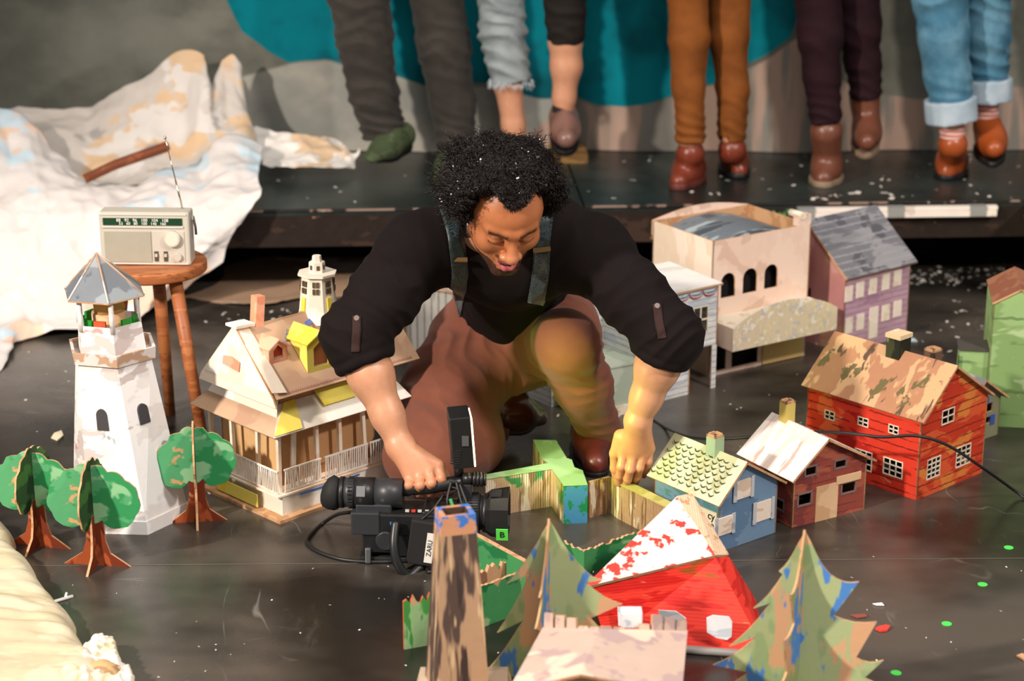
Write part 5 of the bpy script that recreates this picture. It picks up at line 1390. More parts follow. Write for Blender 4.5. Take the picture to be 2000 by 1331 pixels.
strip_wall('low_hedge', 'low folded dark green hedge with bristly cardboard top before the bent wall', [(1097, 1058), (1141, 1078), (1175, 1066), (1262, 1036)], .052, .006, hdk, rawt, jag=.004, rnd=random.Random(3))
strip_wall('hedge_enclosure', 'green hedge panel with jagged raw cardboard top behind the obelisk', [(905, 1034), (1026, 1100)], .088, .012, hdk, rawt, rnd=random.Random(4))
strip_wall('bristle_hedge', 'short hedge with ragged brown bristles and a blue daub beside spruce', [(935, 1118), (1008, 1100), (1040, 1092)], .060, .010, paint('bristle_card', 'b98c6a', [('2f4f9c', .64, (30, 30, 8), 2), ('8a5c3c', .55, (60, 60, 5), 5)]), rawt, jag=.010, rnd=random.Random(5))
t = strip_wall('front_hedge', 'front green hedge running from behind the obelisk to the spruce', [(842, 1168), (930, 1150), (1018, 1118)], .088, .006, hdk, rawt, jag=.0015, rnd=random.Random(6))
t = strip_wall('leafy_hedge_end', 'wavy-topped green hedge end left of the obelisk with reddish edge', [(788, 1176), (846, 1166)], .100, .006, paint('hedge_end_green', '3f8a3c', [('8db07c', .56, (22, 22, 7), 5), ('c49a70', .62, (22, 22, 7), 8)]), paint('reddish_edge', 'b5573c'), jag=.010, rnd=random.Random(8))

# ------------------------------------------------------------------ stool and radio
oak = paint('oak_wood', '9c5a32', [('b06d3e', .52, (4, 40, 40), 1), ('83451f', .62, (5, 50, 50), 3)], rough=.45, bump=.1, spec=.4)
SZ = .45; sc_ = G(296, 508, SZ); sR = .130
t = thing('wooden_stool', 'round three legged wooden stool carrying the radio', 'stool', (sc_.x, sc_.y, 0), R(12))
mb = MB(); mb.lathe([(sR - .006, SZ - .028), (sR, SZ - .024), (sR, SZ - .004), (sR - .005, SZ)], oak, n=48); mb.build('seat', t, bevel=.001)
for a in (-42, 92, 150, 222):
    a_ = R(a - 12); p0 = Vector((math.cos(a_) * .085, math.sin(a_) * .085, SZ - .03)); p1 = Vector((math.cos(a_) * .165, math.sin(a_) * .165, .0))
    mb = MB(); mb.tube([p0, p0.lerp(p1, .5), p1], [.0165, .0155, .013], oak, 12); mb.build('leg', t)
rs_ = plain('silver_plastic', 'c4beb0', .4, metal=.1); rb_ = plain('silver_bezel', 'dedace', .3, metal=.2); rg_ = paint('speaker_grille', 'a19c8c', [], corr=('Z', 900, 1), rough=.5)
t = thing('portable_radio', 'silver portable transistor radio with raised antenna on the stool', 'radio', (sc_.x - .003, sc_.y - .02, SZ), R(-2))
rw, rh, rd = .212, .128, .055
mb = MB(); mb.box((0, 0, rh / 2), (rw, rd, rh), rs_); mb.build('case', t, bevel=.005)
for b4 in ((0, rh - .004, rw - .012, .005), (0, .005, rw - .012, .004)):
    mb = MB(); mb.box((b4[0], -rd / 2 - .0005, b4[1]), (b4[2], .003, b4[3]), rb_); mb.build('trim', t)
fy = -rd / 2
mb = MB(); mb.box((-.003, fy - .001, rh - .022), (rw - .026, .003, .017), plain('dial_glass_green', '1f3f2a', .15)); dl = mb.build('tuning_dial', t)
mb = MB(); mb.box((-.003, fy - .002, rh - .0345), (rw - .022, .003, .004), rb_); mb.build('dial_rim', t)
wm_ = plain('dial_white', 'e9e9df', .4)
textobj('88   92   96   100   104   108', .0105, dl, wm_, (-.003, fy - .0028, rh - .0185), (PI / 2, 0, 0))
textobj('53   60   80   100   140   160', .0095, dl, wm_, (-.003, fy - .0028, rh - .0265), (PI / 2, 0, 0))
mb = MB(); mb.box((-.040, fy - .0008, .045), (.110, .003, .075), rg_); mb.build('speaker_grille', t, bevel=.001)
mb = MB(); mb.box((.0555, fy - .0008, .045), (.075, .002, .075), rs_); mb.build('control_panel', t)
mb = MB(); mb.cone((.066, fy - .001, .066), (.066, fy - .012, .066), .0195, .018, plain('chrome_knob', 'e5e0d2', .3, metal=.35), 40); mb.cone((.066, fy - .012, .066), (.066, fy - .013, .066), .015, .015, plain('brushed_disc', 'f0ead8', .35, metal=.3), 40); mb.build('tuning_knob', t)
mb = MB(); mb.cone((.077, fy - .001, .022), (.077, fy - .009, .022), .0092, .0085, rs_, 28); mb.build('volume_knob', t)
for x in (.026, .048):
    mb = MB(); mb.box((x, fy - .002, .023), (.0095, .003, .024), plain('slot_dark', '4a463c', .4)); s_ = mb.build('slider_slot', t); mb = MB(); mb.box((x, fy - .005, .026), (.006, .005, .007), rs_); mb.build('slider', s_)
mb = MB(); mb.box((rw / 2 + .004, 0, rh - .018), (.004, .012, .008), rb_); mb.tube([(rw / 2 + .005, 0, rh - .016), (rw / 2 + .010, -.004, rh - .04), (rw / 2 + .011, -.006, rh - .058)], .003, plain('dark_handle', '4b463e', .4), 8); mb.build('carry_handle', t)
an = Vector((rw / 2 - .022, .012, rh)); tip = Vector((rw / 2 - .055, .02, rh + .165))
mb = MB(); mb.tube([an, an.lerp(tip, .4)], .0022, plain('chrome', 'dcd2b8', .15, metal=1), 8); mb.tube([an.lerp(tip, .4), an.lerp(tip, .75)], .0016, plain('chrome', 'dcd2b8', .15, metal=1), 8); mb.tube([an.lerp(tip, .75), tip], .0011, plain('chrome', 'dcd2b8', .15, metal=1), 8)
mb.cone(tip, tip + Vector((-.001, 0, .006)), .0030, .0026, plain('chrome', 'dcd2b8', .15, metal=1), 10); mb.build('antenna', t)

# ------------------------------------------------------------------ video camera on the floor
bk = plain('black_camera_plastic', '1b1c1d', .38); bk2 = plain('matte_rubber', '121212', .75); gy = plain('grey_camera_plastic', '2c2e31', .42); gm_ = plain('grey_metal', '8b8d8e', .35, metal=.8)
K0 = G(735, 1087); t = thing('video_camera', 'black shoulder-size video camera with lamp lying between the houses', 'video camera', K0, R(-3))
KV = 868.0; KH = 924.0
def kp(px, py, dy=0.0): return Vector(((px - 735) / KH, dy, (1087 - py) / KV))
mb = MB(); c_ = kp(655, 966)
mb.rings([[kp(x, 0) * Vector((1, 0, 0)) + Vector((0, math.cos(2 * PI * i / 24) * r * .85, c_.z - .0 + dz + math.sin(2 * PI * i / 24) * r)) for i in range(24)] for x, r, dz in ((630, .010, -.010), (634, .022, -.006), (644, .033, .0), (656, .038, .003), (664, .034, .002), (670, .026, .004))], bk2); mb.build('eyecup', t)
mb = MB(); z_ = kp(0, 962).z
for x0, x1, r, m_ in ((668, 676, .033, bk), (676, 698, .031, gy), (698, 735, .0325, bk), (735, 790, .031, gy)): mb.lathe([(r, (x0 - 735) / KH), (r, (x1 - 735) / KH)], m_, (0, 0, z_), 'x', 32)
for i in range(26):
    a = 2 * PI * i / 26; mb.box(((690 - 735) / KH, math.cos(a) * .032, z_ + math.sin(a) * .032), (.010, .003, .002), bk2, (-a + 0, 0, 0))
vf = mb.build('viewfinder', t)
mb = MB(); mb.box(kp(700, 950, -.0255) + Vector((.012, -.003, 0)), (.018, .003, .022), gm_, (R(-25), 0, 0)); mb.build('rating_plate', vf)
mb = MB(); mb.box(kp(735, 988, -.004), (.075, .05, .030), gy); mb.box(kp(778, 1010, .0), (.185, .082, .048), bk); mb.build('body', t, bevel=.004)
mb = MB(); mb.box(kp(720, 1008, .0), (.060, .088, .050), gy); mb.build('rear_block', t, bevel=.003)
mb = MB(); mb.box(kp(748, 1046, -.004), (.078, .070, .044), bk); mb.build('battery', t, bevel=.003)
mb = MB(); mb.cone(kp(758, 1040, -.038), kp(758, 1040, -.046), .022, .019, gy, 32); mb.build('round_cover', t)
mb = MB(); mb.box(kp(800, 1050, .0), (.055, .076, .050), bk); mb.box(kp(724, 1070, -.01), (.012, .07, .034), gm_); mb.box(kp(752, 1079, .0), (.10, .075, .010), bk2); mb.build('base_plate', t, bevel=.002)
mb = MB(); mb.box(kp(868, 1015), (.085, .075, .072), bk); mb.build('front_block', t, bevel=.004)
mb = MB(); hz_ = kp(0, 946).z
mb.tube([kp(776, 956, -.0), kp(800, 952, -.005), kp(838, 948, -.006), kp(880, 940, -.004), kp(915, 934, 0)], [.016, .0135, .0135, .0145, .014], bk, 14); mb.build('carrying_handle', t)
mb = MB(); mb.box(kp(914, 975), (.020, .030, .085), gy); mb.build('handle_post', t, bevel=.002)
mb = MB()
for x0, x1, r in ((905, 925, .013), (925, 931, .016), (932, 938, .016), (939, 945, .016), (946, 950, .014)): mb.lathe([(r, (x0 - 735) / KH), (r, (x1 - 735) / KH)], bk, (0, -.004, kp(0, 930).z), 'x', 20)
mb.lathe([(.0125, (924 - 735) / KH), (.0125, (949 - 735) / KH)], bk2, (0, -.004, kp(0, 930).z), 'x', 20); mb.build('microphone', t)
# lens
mb = MB(); lz = kp(0, 995).z
for x0, x1, r, m_ in ((895, 915, .036, bk), (915, 938, .040, bk2), (938, 944, .036, gy), (944, 954, .041, bk)): mb.lathe([(r, (x0 - 735) / KH), (r, (x1 - 735) / KH)], m_, (0, -.004, lz), 'x', 40)
for i in range(40):
    a = 2 * PI * i / 40; mb.box(((926 - 735) / KH, -.004 + math.cos(a) * .0405, lz + math.sin(a) * .0405), (.020, .0026, .0026), bk, (-a, 0, 0))
lens = mb.build('lens', t)
mb = MB(); hx0, hx1 = (950 - 735) / KH, (994 - 735) / KH
rg = []
for x, a, b_ in ((hx0, .040, .036), (hx0 + .010, .047, .042), (hx1, .054, .047), (hx1, .046, .040), (hx1 - .025, .038, .034)):
    rg.append([Vector((x, -.004 + sy * (a - (.012 if abs(sz) > .9 else 0)) * 1.0, lz + sz * b_)) for sy, sz in ((-1, -.6), (-.75, -1), (.75, -1), (1, -.6), (1, .6), (.75, 1), (-.75, 1), (-1, .6))])
mb.rings(rg, bk, False, False); hood = mb.build('lens_hood', t)
mb = MB(); mb.cone((hx1 - .03, -.004, lz), (hx1 - .028, -.004, lz), .034, .034, plain('lens_glass', '0a0d14', .05), 32); mb.build('glass', lens)
mb = MB(); gp = Vector(((983 - 735) / KH, -.0575, lz - .026)); mb.box(gp, (.0245, .002, .028), plain('bright_green_tape', '5fe052', .6), (R(14), 0, 0)); gt = mb.build('tape_label', hood, 'bright green tape label marked B')
textobj('B', .020, gt, ink, gp + Vector((0, -.0016, .0)), (PI / 2 + R(14), 0, 0))
mb = MB(); mb.box(((970 - 735) / KH, -.010, lz + .0465), (.022, .035, .003), gy); mb.build('hood_plate', hood)
# lamp on top
lx = kp(901, 855); lt = MB(); lt.box((lx.x, 0, lx.z + .004), (.044, .075, .112), bk, (0, R(-4), R(9))); led = lt.build('camera_light', t, bevel=.003)
lt = MB()
for i in range(6): lt.box((lx.x - .006 - .0005 * i, -.0385, lx.z - .012 - i * .0055), (.020, .002, .002), bk2)
lt.box((lx.x + .013, -.0382, lx.z + .010), (.014, .002, .022), gm_); lt.build('vent', led)
em, nt, b = mat('lit_led_panel'); b.inputs['Base Color'].default_value = col('fff0c0'); b.inputs['Emission Color'].default_value = (1, .72, .30, 1); b.inputs['Emission Strength'].default_value = 6
lt = MB(); lt.box((lx.x + .0235, .0035, lx.z + .003), (.003, .068, .104), em, (0, R(-4), R(9))); lt.build('light_panel', led)
la = bpy.data.lights.new('camera_light_glow', 'AREA'); la.shape = 'RECTANGLE'; la.size = .065; la.size_y = .10; la.energy = .5; la.color = (.72, 1, .10); la.spread = R(85)
lo = bpy.data.objects.new('camera_light_glow', la); C.objects.link(lo); lw = K0 + Vector((lx.x + .035, 0, lx.z)); lo.location = lw
lo.rotation_euler = (Vector((.60, .75, -.10))).to_track_quat('-Z', 'Y').to_euler()
mb = MB(); mb.tube([kp(897, 925, 0), kp(898, 912, 0), kp(899, 902, 0)], [.009, .011, .008], bk, 12); mb.build('light_mount', t)
# black transmitter box with a paper label
mb = MB(); mb.box(kp(836, 1033, -.062), (.066, .024, .098), bk2, (0, R(8), 0)); bx = mb.build('battery_pack', t, bevel=.003)
mb = MB(); mb.box(kp(846, 1040, -.0752), (.017, .002, .066), plain('label_paper', 'd8d4cc', .7), (0, R(8), 0)); mb.build('paper_label', bx)
textobj('ZARU', .014, bx, ink, kp(846, 1040, -.0765), (PI / 2, R(-82), 0))
mb = MB(); mb.tube(crom([kp(780, 1000, -.05), kp(778, 1035, -.075), kp(786, 1068, -.085), kp(806, 1092, -.08), kp(830, 1080, -.06)], 6), .0095, bk, 8); mb.build('hand_strap', t)
for x, m_ in ((776, 'c2362c'), (772, '3d7fc0')):
    mb = MB(); mb.box(kp(x, 1020 if m_ == 'c2362c' else 1004, -.047), (.008, .003, .006), plain('camera_button', m_, .4)); mb.build('button', t)
for i, x in enumerate((800, 812, 824, 838)):
    mb = MB(); mb.box(kp(x, 985, -.030), (.008, .006, .004), plain('switch_grey', 'b9b9b2' if i != 1 else 'c9372c', .5)); mb.build('button', t)
cab = plain('black_cable', '161616', .45)
for pts, r in (([(884, 930, -.02), (878, 960, -.045), (888, 985, -.05), (905, 975, -.045), (898, 945, -.03), (886, 938, -.03)], .0028), ([(900, 935, -.02), (915, 965, -.04), (932, 1000, -.06), (945, 1030, -.055)], .003), ([(893, 930, -.02), (907, 968, -.045), (925, 1005, -.06), (938, 1028, -.055)], .0026), ([(870, 955, -.02), (850, 975, -.05), (830, 990, -.062)], .0032)):
    mb = MB(); mb.tube(crom([kp(*p) for p in pts], 8), r, cab, 8); mb.build('lead', t)
mb = MB(); mb.tube(crom([kp(884, 955, -.045), kp(890, 968, -.052), kp(896, 976, -.05)], 5), .004, plain('green_plug', '2c8a4a', .5), 8); mb.build('green_plug', t)
def wire(name, lab, pts, r, m, cat='cable'):
    mb = MB(); mb.tube(crom(pts, 10), r, m, 10); o = mb.build(name); return tag(o, lab, cat)
def gz(px, py, z=.004): return G(px, py, z)
wire('camera_cable', 'black cable curling over the floor from the eyepiece end of camera', [PY(700, 1000, 3.88), PY(660, 1005, 3.94), gz(632, 1022, .006), gz(606, 1045), gz(600, 1062), gz(625, 1080), gz(680, 1095), gz(760, 1098), gz(835, 1090), gz(850, 1108), gz(838, 1118), gz(830, 1100)], .0042, cab)
wire('long_cable', 'long thin black cable looping over the brown house roof and past red house', [gz(1262, 812, .004), gz(1300, 836, .004), PY(1345, 853, 4.42), PY(1400, 858, 4.34), PY(1480, 853, 4.28), PY(1540, 846, 4.20), PY(1640, 845, 4.10), PY(1720, 854, 4.05), PY(1790, 852, 4.04), PY(1850, 870, 4.05), PY(1920, 915, 4.08), gz(1990, 965, .01), gz(2060, 1015)], .0034, cab)
wire('thin_floor_wire', 'thin black wire on floor beside green hedge top', [gz(1112, 892), gz(1125, 876), gz(1140, 868)], .002, cab)
# ------------------------------------------------------------------ crumpled paper sheets
def sheet(name, lab, rows, mats, nu=90, nv=60, amp=.02, fr=7, seed=0, cat='paper sheet', thick=.0012, floor=None):
    Rr = [[PY(*p) if len(p) == 3 else G(p[0], p[1], p[3]) for p in r] for r in rows]
    m, n = len(Rr), len(Rr[0])
    rowsI = [crom(r, max(2, nu // (n - 1))) for r in Rr]; colsI = [crom([r[i] for r in rowsI], max(2, nv // (m - 1))) for i in range(len(rowsI[0]))]
    A, Bn = len(colsI), len(colsI[0]); vs_, fs = [], []
    for i in range(A):
        for j in range(Bn):
            p = colsI[i][j]; du = colsI[min(i + 1, A - 1)][j] - colsI[max(i - 1, 0)][j]; dv = colsI[i][min(j + 1, Bn - 1)] - colsI[i][max(j - 1, 0)]
            nn = du.cross(dv); nn = nn.normalized() if nn.length > 1e-9 else Vector((0, -1, 0))
            q = p * fr + Vector((seed * 5.1, 0, 0))
            d1 = noise.voronoi(q)[0]; d2 = noise.voronoi(q * 2.3)[0]
            h_ = (d1[1] - d1[0]) * .9 + (d2[1] - d2[0]) * .35 + .8 * noise.noise(p * fr * .35) + .9 * (1 - abs(math.sin(p.x * 9 + p.z * 5 + 3 * noise.noise(p * 2.2 + Vector((seed, 0, 0))))))
            p = p + nn * amp * (h_ - .4)
            if floor is not None and p.z < floor + .002: p = Vector((p.x, p.y, floor + .002))
            vs_.append(p)
    for i in range(A - 1):
        for j in range(Bn - 1):
            k = i * Bn + j; fs.append((k, k + 1, k + Bn + 1, k + Bn))
    me = bpy.data.meshes.new(name); me.from_pydata(vs_, [], fs); me.polygons.foreach_set('use_smooth', [True] * len(fs)); me.materials.append(mats)
    o = bpy.data.objects.new(name, me); C.objects.link(o)
    s = o.modifiers.new('thickness', 'SOLIDIFY'); s.thickness = thick
    return tag(o, lab, cat)
ppw = paint('white_sheet_tan_blue', 'd9d4d0', [('e3c6b0', .56, (2.6, 2.6, 2.0), 3, (0, 0, 0), .012), ('c3d6e0', .60, (3, 3, 2.4), 6, (0, 0, 0), .02)], rough=.7, bump=.1)
ppg = paint('grey_tan_sheet', 'bdb6ae', [('cdb08e', .56, (4, 4, 4), 2, (0, 0, 0), .03), ('cfcac4', .58, (5, 5, 5), 5, (0, 0, 0), .02), ('9d9a95', .64, (5, 5, 5), 9, (0, 0, 0), .03)], rough=.75, bump=.1)
ppt = paint('tan_paper', 'a88a70', [('d5c9bf', .60, (3, 3, 3), 1)], rough=.8)
ppc = paint('white_scrap_paper', 'e2ddd6', [('d6b998', .57, (6, 6, 6), 2, (0, 0, 0), .03)], rough=.7)
A_rows = [[(-80, 190, 6.12), (30, 218, 6.1), (108, 300, 6.05), (185, 366, 5.90), (330, 338, 5.96), (440, 268, 6.1), (512, 268, 6.1)],
          [(-80, 372, 5.74), (30, 385, 5.73), (112, 392, 5.71), (195, 402, 5.69), (330, 392, 5.70), (430, 378, 5.72), (505, 350, 5.80)],
          [(-80, 455, 5.62), (30, 460, 5.60), (110, 470, 5.60), (200, 480, 5.60), (320, 470, 5.60), (425, 430, 5.62), (512, 384, 5.66)],
          [(-80, 590, 5.46), (20, 590, 5.44), (80, 585, 5.46), (180, 575, 5.48), (300, 555, 5.52), (395, 505, 5.58), (462, 440, 5.62)],
          [(-80, 790, 4.85), (-10, 745, 4.98), (50, 655, 5.30), (160, 640, 5.36), (285, 615, 5.46), (345, 582, 5.60), (436, 515, 5.62)]]
sheet('draped_sheet', 'large white sheet with tan and blue patches draped off the platform', A_rows, ppw, 150, 110, .030, 6.5, 1, floor=.0)
B_rows = [[(-80, 215, 6.33), (60, 212, 6.33), (150, 205, 6.33), (250, 165, 6.34), (335, 98, 6.36), (400, 104, 6.36), (408, 160, 6.34), (440, 115, 6.36), (462, 118, 6.36), (472, 232, 6.34)],
          [(-80, 300, 6.2), (60, 270, 6.22), (150, 265, 6.2), (250, 240, 6.24), (335, 190, 6.28), (398, 180, 6.26), (415, 210, 6.24), (440, 190, 6.3), (465, 190, 6.32), (490, 262, 6.25)],
          [(-80, 350, 6.05), (70, 345, 6.08), (150, 345, 6.08), (250, 330, 6.1), (335, 290, 6.16), (390, 275, 6.16), (420, 275, 6.16), (450, 268, 6.18), (480, 270, 6.18), (505, 285, 6.2)],
          [(-80, 370, 6.0), (70, 372, 6.0), (150, 372, 6.0), (250, 368, 6.0), (335, 350, 6.02), (390, 335, 6.05), (420, 330, 6.06), (450, 325, 6.08), (480, 322, 6.1), (510, 322, 6.12)]]
sheet('crumpled_sheet', 'grey and tan crumpled sheet heaped up at the back of platform', B_rows, ppg, 110, 70, .034, 5.5, 2, floor=PH)
C_rows = [[(490, 242, 6.34), (520, 250, 6.34), (570, 262, 6.3), (620, 264, 6.3), (662, 262, 6.28), (690, 296, 6.2)],
          [(498, 272, 6.24), (520, 285, 6.22), (570, 290, 6.22), (620, 292, 6.2), (662, 290, 6.2), (697, 306, 6.18)],
          [(512, 318, 6.12), (534, 322, 6.10), (575, 328, 6.08), (630, 326, 6.09), (670, 318, 6.12), (696, 314, 6.15)]]
sheet('torn_paper_strip', 'torn white paper strip lying on the platform by green shoe', C_rows, ppc, 70, 34, .022, 9, 3, floor=PH)
D_rows = [[(440, 522, 6.1), (520, 528, 6.2), (600, 524, 6.2), (680, 528, 6.2), (760, 530, 6.2)],
          [(425, 560, 5.90), (520, 556, 5.95), (600, 552, 5.95), (680, 552, 5.95), (760, 556, 5.95)],
          [(350, 578, 5.74), (440, 588, 5.68), (520, 596, 5.64), (600, 582, 5.72), (720, 574, 5.78)]]
sheet('floor_paper', 'tan brown paper with white edge on floor under the platform', D_rows, ppt, 60, 26, .012, 7, 4, floor=0)
pl = [PY(165, 350, 5.80), PY(225, 322, 5.83), PY(330, 285, 5.88)]
mb = MB(); mb.tube([pl[0], pl[1], pl[2] - (pl[2] - pl[1]) * .05, pl[2]], [.014, .015, .016, .011], paint('brown_wood_pole', '6e3a22', [('83492c', .55, (30, 30, 30), 1)], rough=.5), 14)
tag(mb.build('wooden_pole'), 'brown wooden pole end resting on the white sheets', 'pole')

# ------------------------------------------------------------------ cream quilt, lower left
qm = paint('cream_quilt', 'c3b798', [('d2c7ab', .5, (5, 9, 5), 2), ('cdbf9f', .64, (9, 22, 9), 5)], rough=.85, bump=.4)
edge = [(10, 1040), (30, 1060), (34, 1090), (66, 1118), (80, 1150), (118, 1195), (146, 1222), (152, 1252), (180, 1290), (228, 1345), (262, 1420)]
E3 = crom([G(x, y, .0) for x, y in edge], 8); me = bpy.data.meshes.new('quilt'); vs_, fs = [], []; NQ = 70
for i, e in enumerate(E3):
    inn = Vector((e.x - .55, e.y - .10 + .25 * (i / len(E3) - .5), 0))
    for j in range(NQ + 1):
        s = (j / NQ) ** 1.5; p = e.lerp(inn, s); d = (p - e).length
        hgt = .052 * (1 - math.exp(-d / .016)) + .02 * min(1, d / .3)
        wv = noise.noise(Vector((p.x * 7, p.y * 30, 1))) * .011 + noise.noise(Vector((p.x * 22, p.y * 75, 5))) * .0035 + .010 * noise.noise(Vector((p.x * 5, p.y * 5, 9)))
        vs_.append((p.x, p.y, max(.0, hgt + wv * min(1, d / .02))))
for i in range(len(E3) - 1):
    for j in range(NQ): k = i * (NQ + 1) + j; fs.append((k, k + 1, k + NQ + 2, k + NQ + 1))
me.from_pydata(vs_, [], fs); me.polygons.foreach_set('use_smooth', [True] * len(fs)); me.materials.append(qm)
q0 = thing('quilt', 'cream wrinkled quilt with a fleece trimmed corner at lower left', 'quilt', (E3[40].x, E3[40].y, 0))
o = bpy.data.objects.new('quilt_cover', me); C.objects.link(o); o.parent = q0; o.matrix_parent_inverse = Matrix.Translation(q0.location).inverted()
flc = paint('fleece', 'ddd0b0', [('efe9dc', .5, (14, 14, 14), 2)], rough=.95, bump=.6); bpt = paint('brown_patch', 'a5805a', [('c9a878', .5, (14, 30, 14), 2)], rough=.9)
fp = field([cone(G(172, 1292, .035), G(196, 1268, .02), .016, .022, .02), cone(G(196, 1268, .02), G(240, 1335, .02), .022, .022, .02), cone(G(140, 1320, .06), G(235, 1345, .035), .020, .020, .02)])
o = sdf_mesh('fleece_trim', lambda P: fp(P) + .005 * wob(P, 130, 6), (-.95, 3.0, .002), (-.5, 3.5, .12), .003, q0, flc)
fp2 = field([ell(G(196, 1318, .035), (.040, .038, .022))]); sdf_mesh('brown_patch', lambda P: fp2(P) + .002 * wob(P, 60, 4), (-.9, 3.0, .002), (-.55, 3.45, .12), .003, q0, bpt)

# ------------------------------------------------------------------ small things on the floor
wp_ = plain('white_plastic', 'ece9e2', .5)
a, b_ = G(88, 1181, .003), G(142, 1165, .003); mb = MB(); mb.tube([a, b_], .0035, wp_, 8); mb.tube([a.lerp(b_, .72), a.lerp(b_, .76) + Vector((0, .008, .008))], .0025, wp_, 6)
tag(mb.build('white_stick'), 'short white plastic stick on the floor beside the quilt', 'stick')
gd = plain('glow_tape_green', '4fd65a', .5)
for i, (x, y, lab) in enumerate(((1970, 1071, 'green tape dot nearest the right edge, uppermost of the dots'), (1919, 1143, 'green tape dot second from the top at right'), (1849, 1220, 'green tape dot right of the red chip'), (1750, 1316, 'green tape dot beside the large spruce at the bottom edge'))):
    mb = MB(); p = G(x, y, 0); mb.cone(p + Vector((0, 0, .0004)), p + Vector((0, 0, .0016)), .0100, .0100, gd, 28); tag(mb.build('tape_dot'), lab, 'tape dot', 'green tape dots on the floor')
def chip(name, pts, z, m, lab, cat):
    P_ = [G(x, y, .0015) for x, y in pts]; mb = MB(); mb.rings([P_, [p + Vector((0, 0, z)) for p in P_]], m, True, False); tag(mb.build(name), lab, cat)
chip('red_chip', [(1709, 1231), (1720, 1236), (1733, 1234), (1739, 1226), (1730, 1224), (1716, 1227)], .004, plain('red_chip', 'd9463c', .5), 'small bright red chip on the floor right of the spruce', 'chip')
chip('brown_scrap', [(1660, 1203), (1675, 1209), (1694, 1206), (1690, 1201)], .002, plain('brown_scrap', '8a4a3a', .7), 'flat brown scrap touching the tip of the large spruce', 'scrap')
chip('white_scrap', [(1704, 1181), (1712, 1184), (1727, 1184), (1722, 1179)], .002, wp_, 'tiny white paper scrap on floor above the brown scrap', 'scrap')
chip('paper_scrap', [(100, 857), (112, 862), (124, 852), (120, 843), (106, 848)], .003, plain('pale_scrap', 'd9d3b4', .7), 'pale paper scrap on floor behind the left trees', 'scrap')
chip('blue_scrap', [(1762, 668), (1792, 668), (1786, 662), (1764, 660)], .002, plain('blue_white_scrap', 'bcd4dc', .6), 'pale bluish paper scrap behind the mauve house corner', 'scrap')
chip('sandy_scrap', [(1985, 1284), (2000, 1292), (2010, 1286), (1996, 1280)], .004, plain('sandy_scrap', 'd3a47c', .7), 'sandy cardboard scrap at the bottom right edge', 'scrap')
def flecks(name, lab, regions, seed, m, szr=(.0015, .005)):
    rnd = random.Random(seed); mb = MB()
    for (x0, y0, x1, y1, n, z, sz) in regions:
        for i in range(n):
            p = G(rnd.uniform(x0, x1), rnd.uniform(y0, y1), z + .0012); a = rnd.uniform(0, PI); s = sz * rnd.uniform(.5, 1.4); w_ = s * rnd.uniform(.3, .9)
            u = Vector((math.cos(a), math.sin(a), rnd.uniform(0, .3))) * s; v = Vector((-math.sin(a), math.cos(a), 0)) * w_
            mb.face([p - u - v, p + u - v, p + u + v, p - u + v], m)
    return tag(mb.build(name, fix=False), lab, 'confetti', kind='stuff')
fm_ = plain('paper_fleck', 'd8d2c8', .7)
flecks('floor_confetti', 'scattered white paper flecks over the black floor', [(0, 620, 700, 1000, 60, 0, .0032), (380, 600, 700, 640, 35, 0, .005), (1500, 545, 2000, 700, 70, 0, .006), (1760, 520, 1960, 556, 70, 0, .006), (900, 700, 1250, 900, 22, 0, .006), (0, 1080, 2000, 1331, 70, 0, .0018), (1400, 600, 1700, 960, 50, 0, .003)], 3, fm_)
flecks('platform_confetti', 'scattered white paper flecks on the platform top', [(480, 300, 1000, 400, 26, PH, .005), (1140, 290, 2000, 390, 48, PH, .005), (1560, 375, 1800, 390, 12, PH, .009)], 4, fm_)
# flecks caught in the hair
rnd = random.Random(9); mb = MB(); hv = [v.co.copy() for v in bpy.data.objects['hair'].data.vertices]
cand = [v for v in hv if v.y < HC.y + .12 and (v - HC).length > .105 and v.z > HC.z - .02]
for i in range(150):
    p = rnd.choice(cand); p = p + Vector((0, -.004, .005)); s = rnd.uniform(.0006, .0016) * (2.1 if i < 45 else .8); a = rnd.uniform(0, PI)
    mb.box(p, (s * 2.4, s, s * 1.2), wp_, (rnd.uniform(0, 3), rnd.uniform(0, 3), a))
tag(mb.build('hair_confetti', fix=False), 'tiny white paper flecks caught in the kneeling man\'s hair', 'confetti', kind='stuff')

# white batten taped on the platform front
wb = paint('white_batten_paint', 'e6ddd2', [('d6c9bb', .58, (9, 9, 9), 1)], rough=.5); gt_ = plain('grey_gaffer_tape', '8e8f8a', .6)
a, b_ = G(1566, 404, PH), G(1956, 400, PH)
a = SEAM + pd * ((a - SEAM).dot(pd)) ; b2 = SEAM + pd * ((b_ - SEAM).dot(pd)); a.z = b2.z = 0
mid = (a + b2) / 2 - pn * .022; L = (b2 - a).length
t = thing('white_batten', 'long white batten taped along the right front edge of platform', 'batten', (mid.x, mid.y, PH - .024), PANG)
mb = MB(); mb.box((0, 0, .006), (L, .022, .012), wb); mb.box((0, .0, -.010), (L - .006, .030, .018), wb); mb.build('batten', t, bevel=.001)
for x in (-.28, -.01, .24):
    mb = MB(); mb.box((x, -.0005, -.002), (.05, .032, .030), gt_); mb.build('tape', t)
wd_ = paint('block_wood', '8a6a3c', [('6b4f2c', .55, (5, 40, 40), 1)])
bp = G(1112, 312, PH); mb = MB(); mb.box((0, .06, .016), (.115, .17, .032), wd_)
o = mb.build('wooden_block', loc=(bp.x, bp.y - .03, PH), rotz=.05); tag(o, 'low wooden block under the brown ankle boot', 'wooden block')
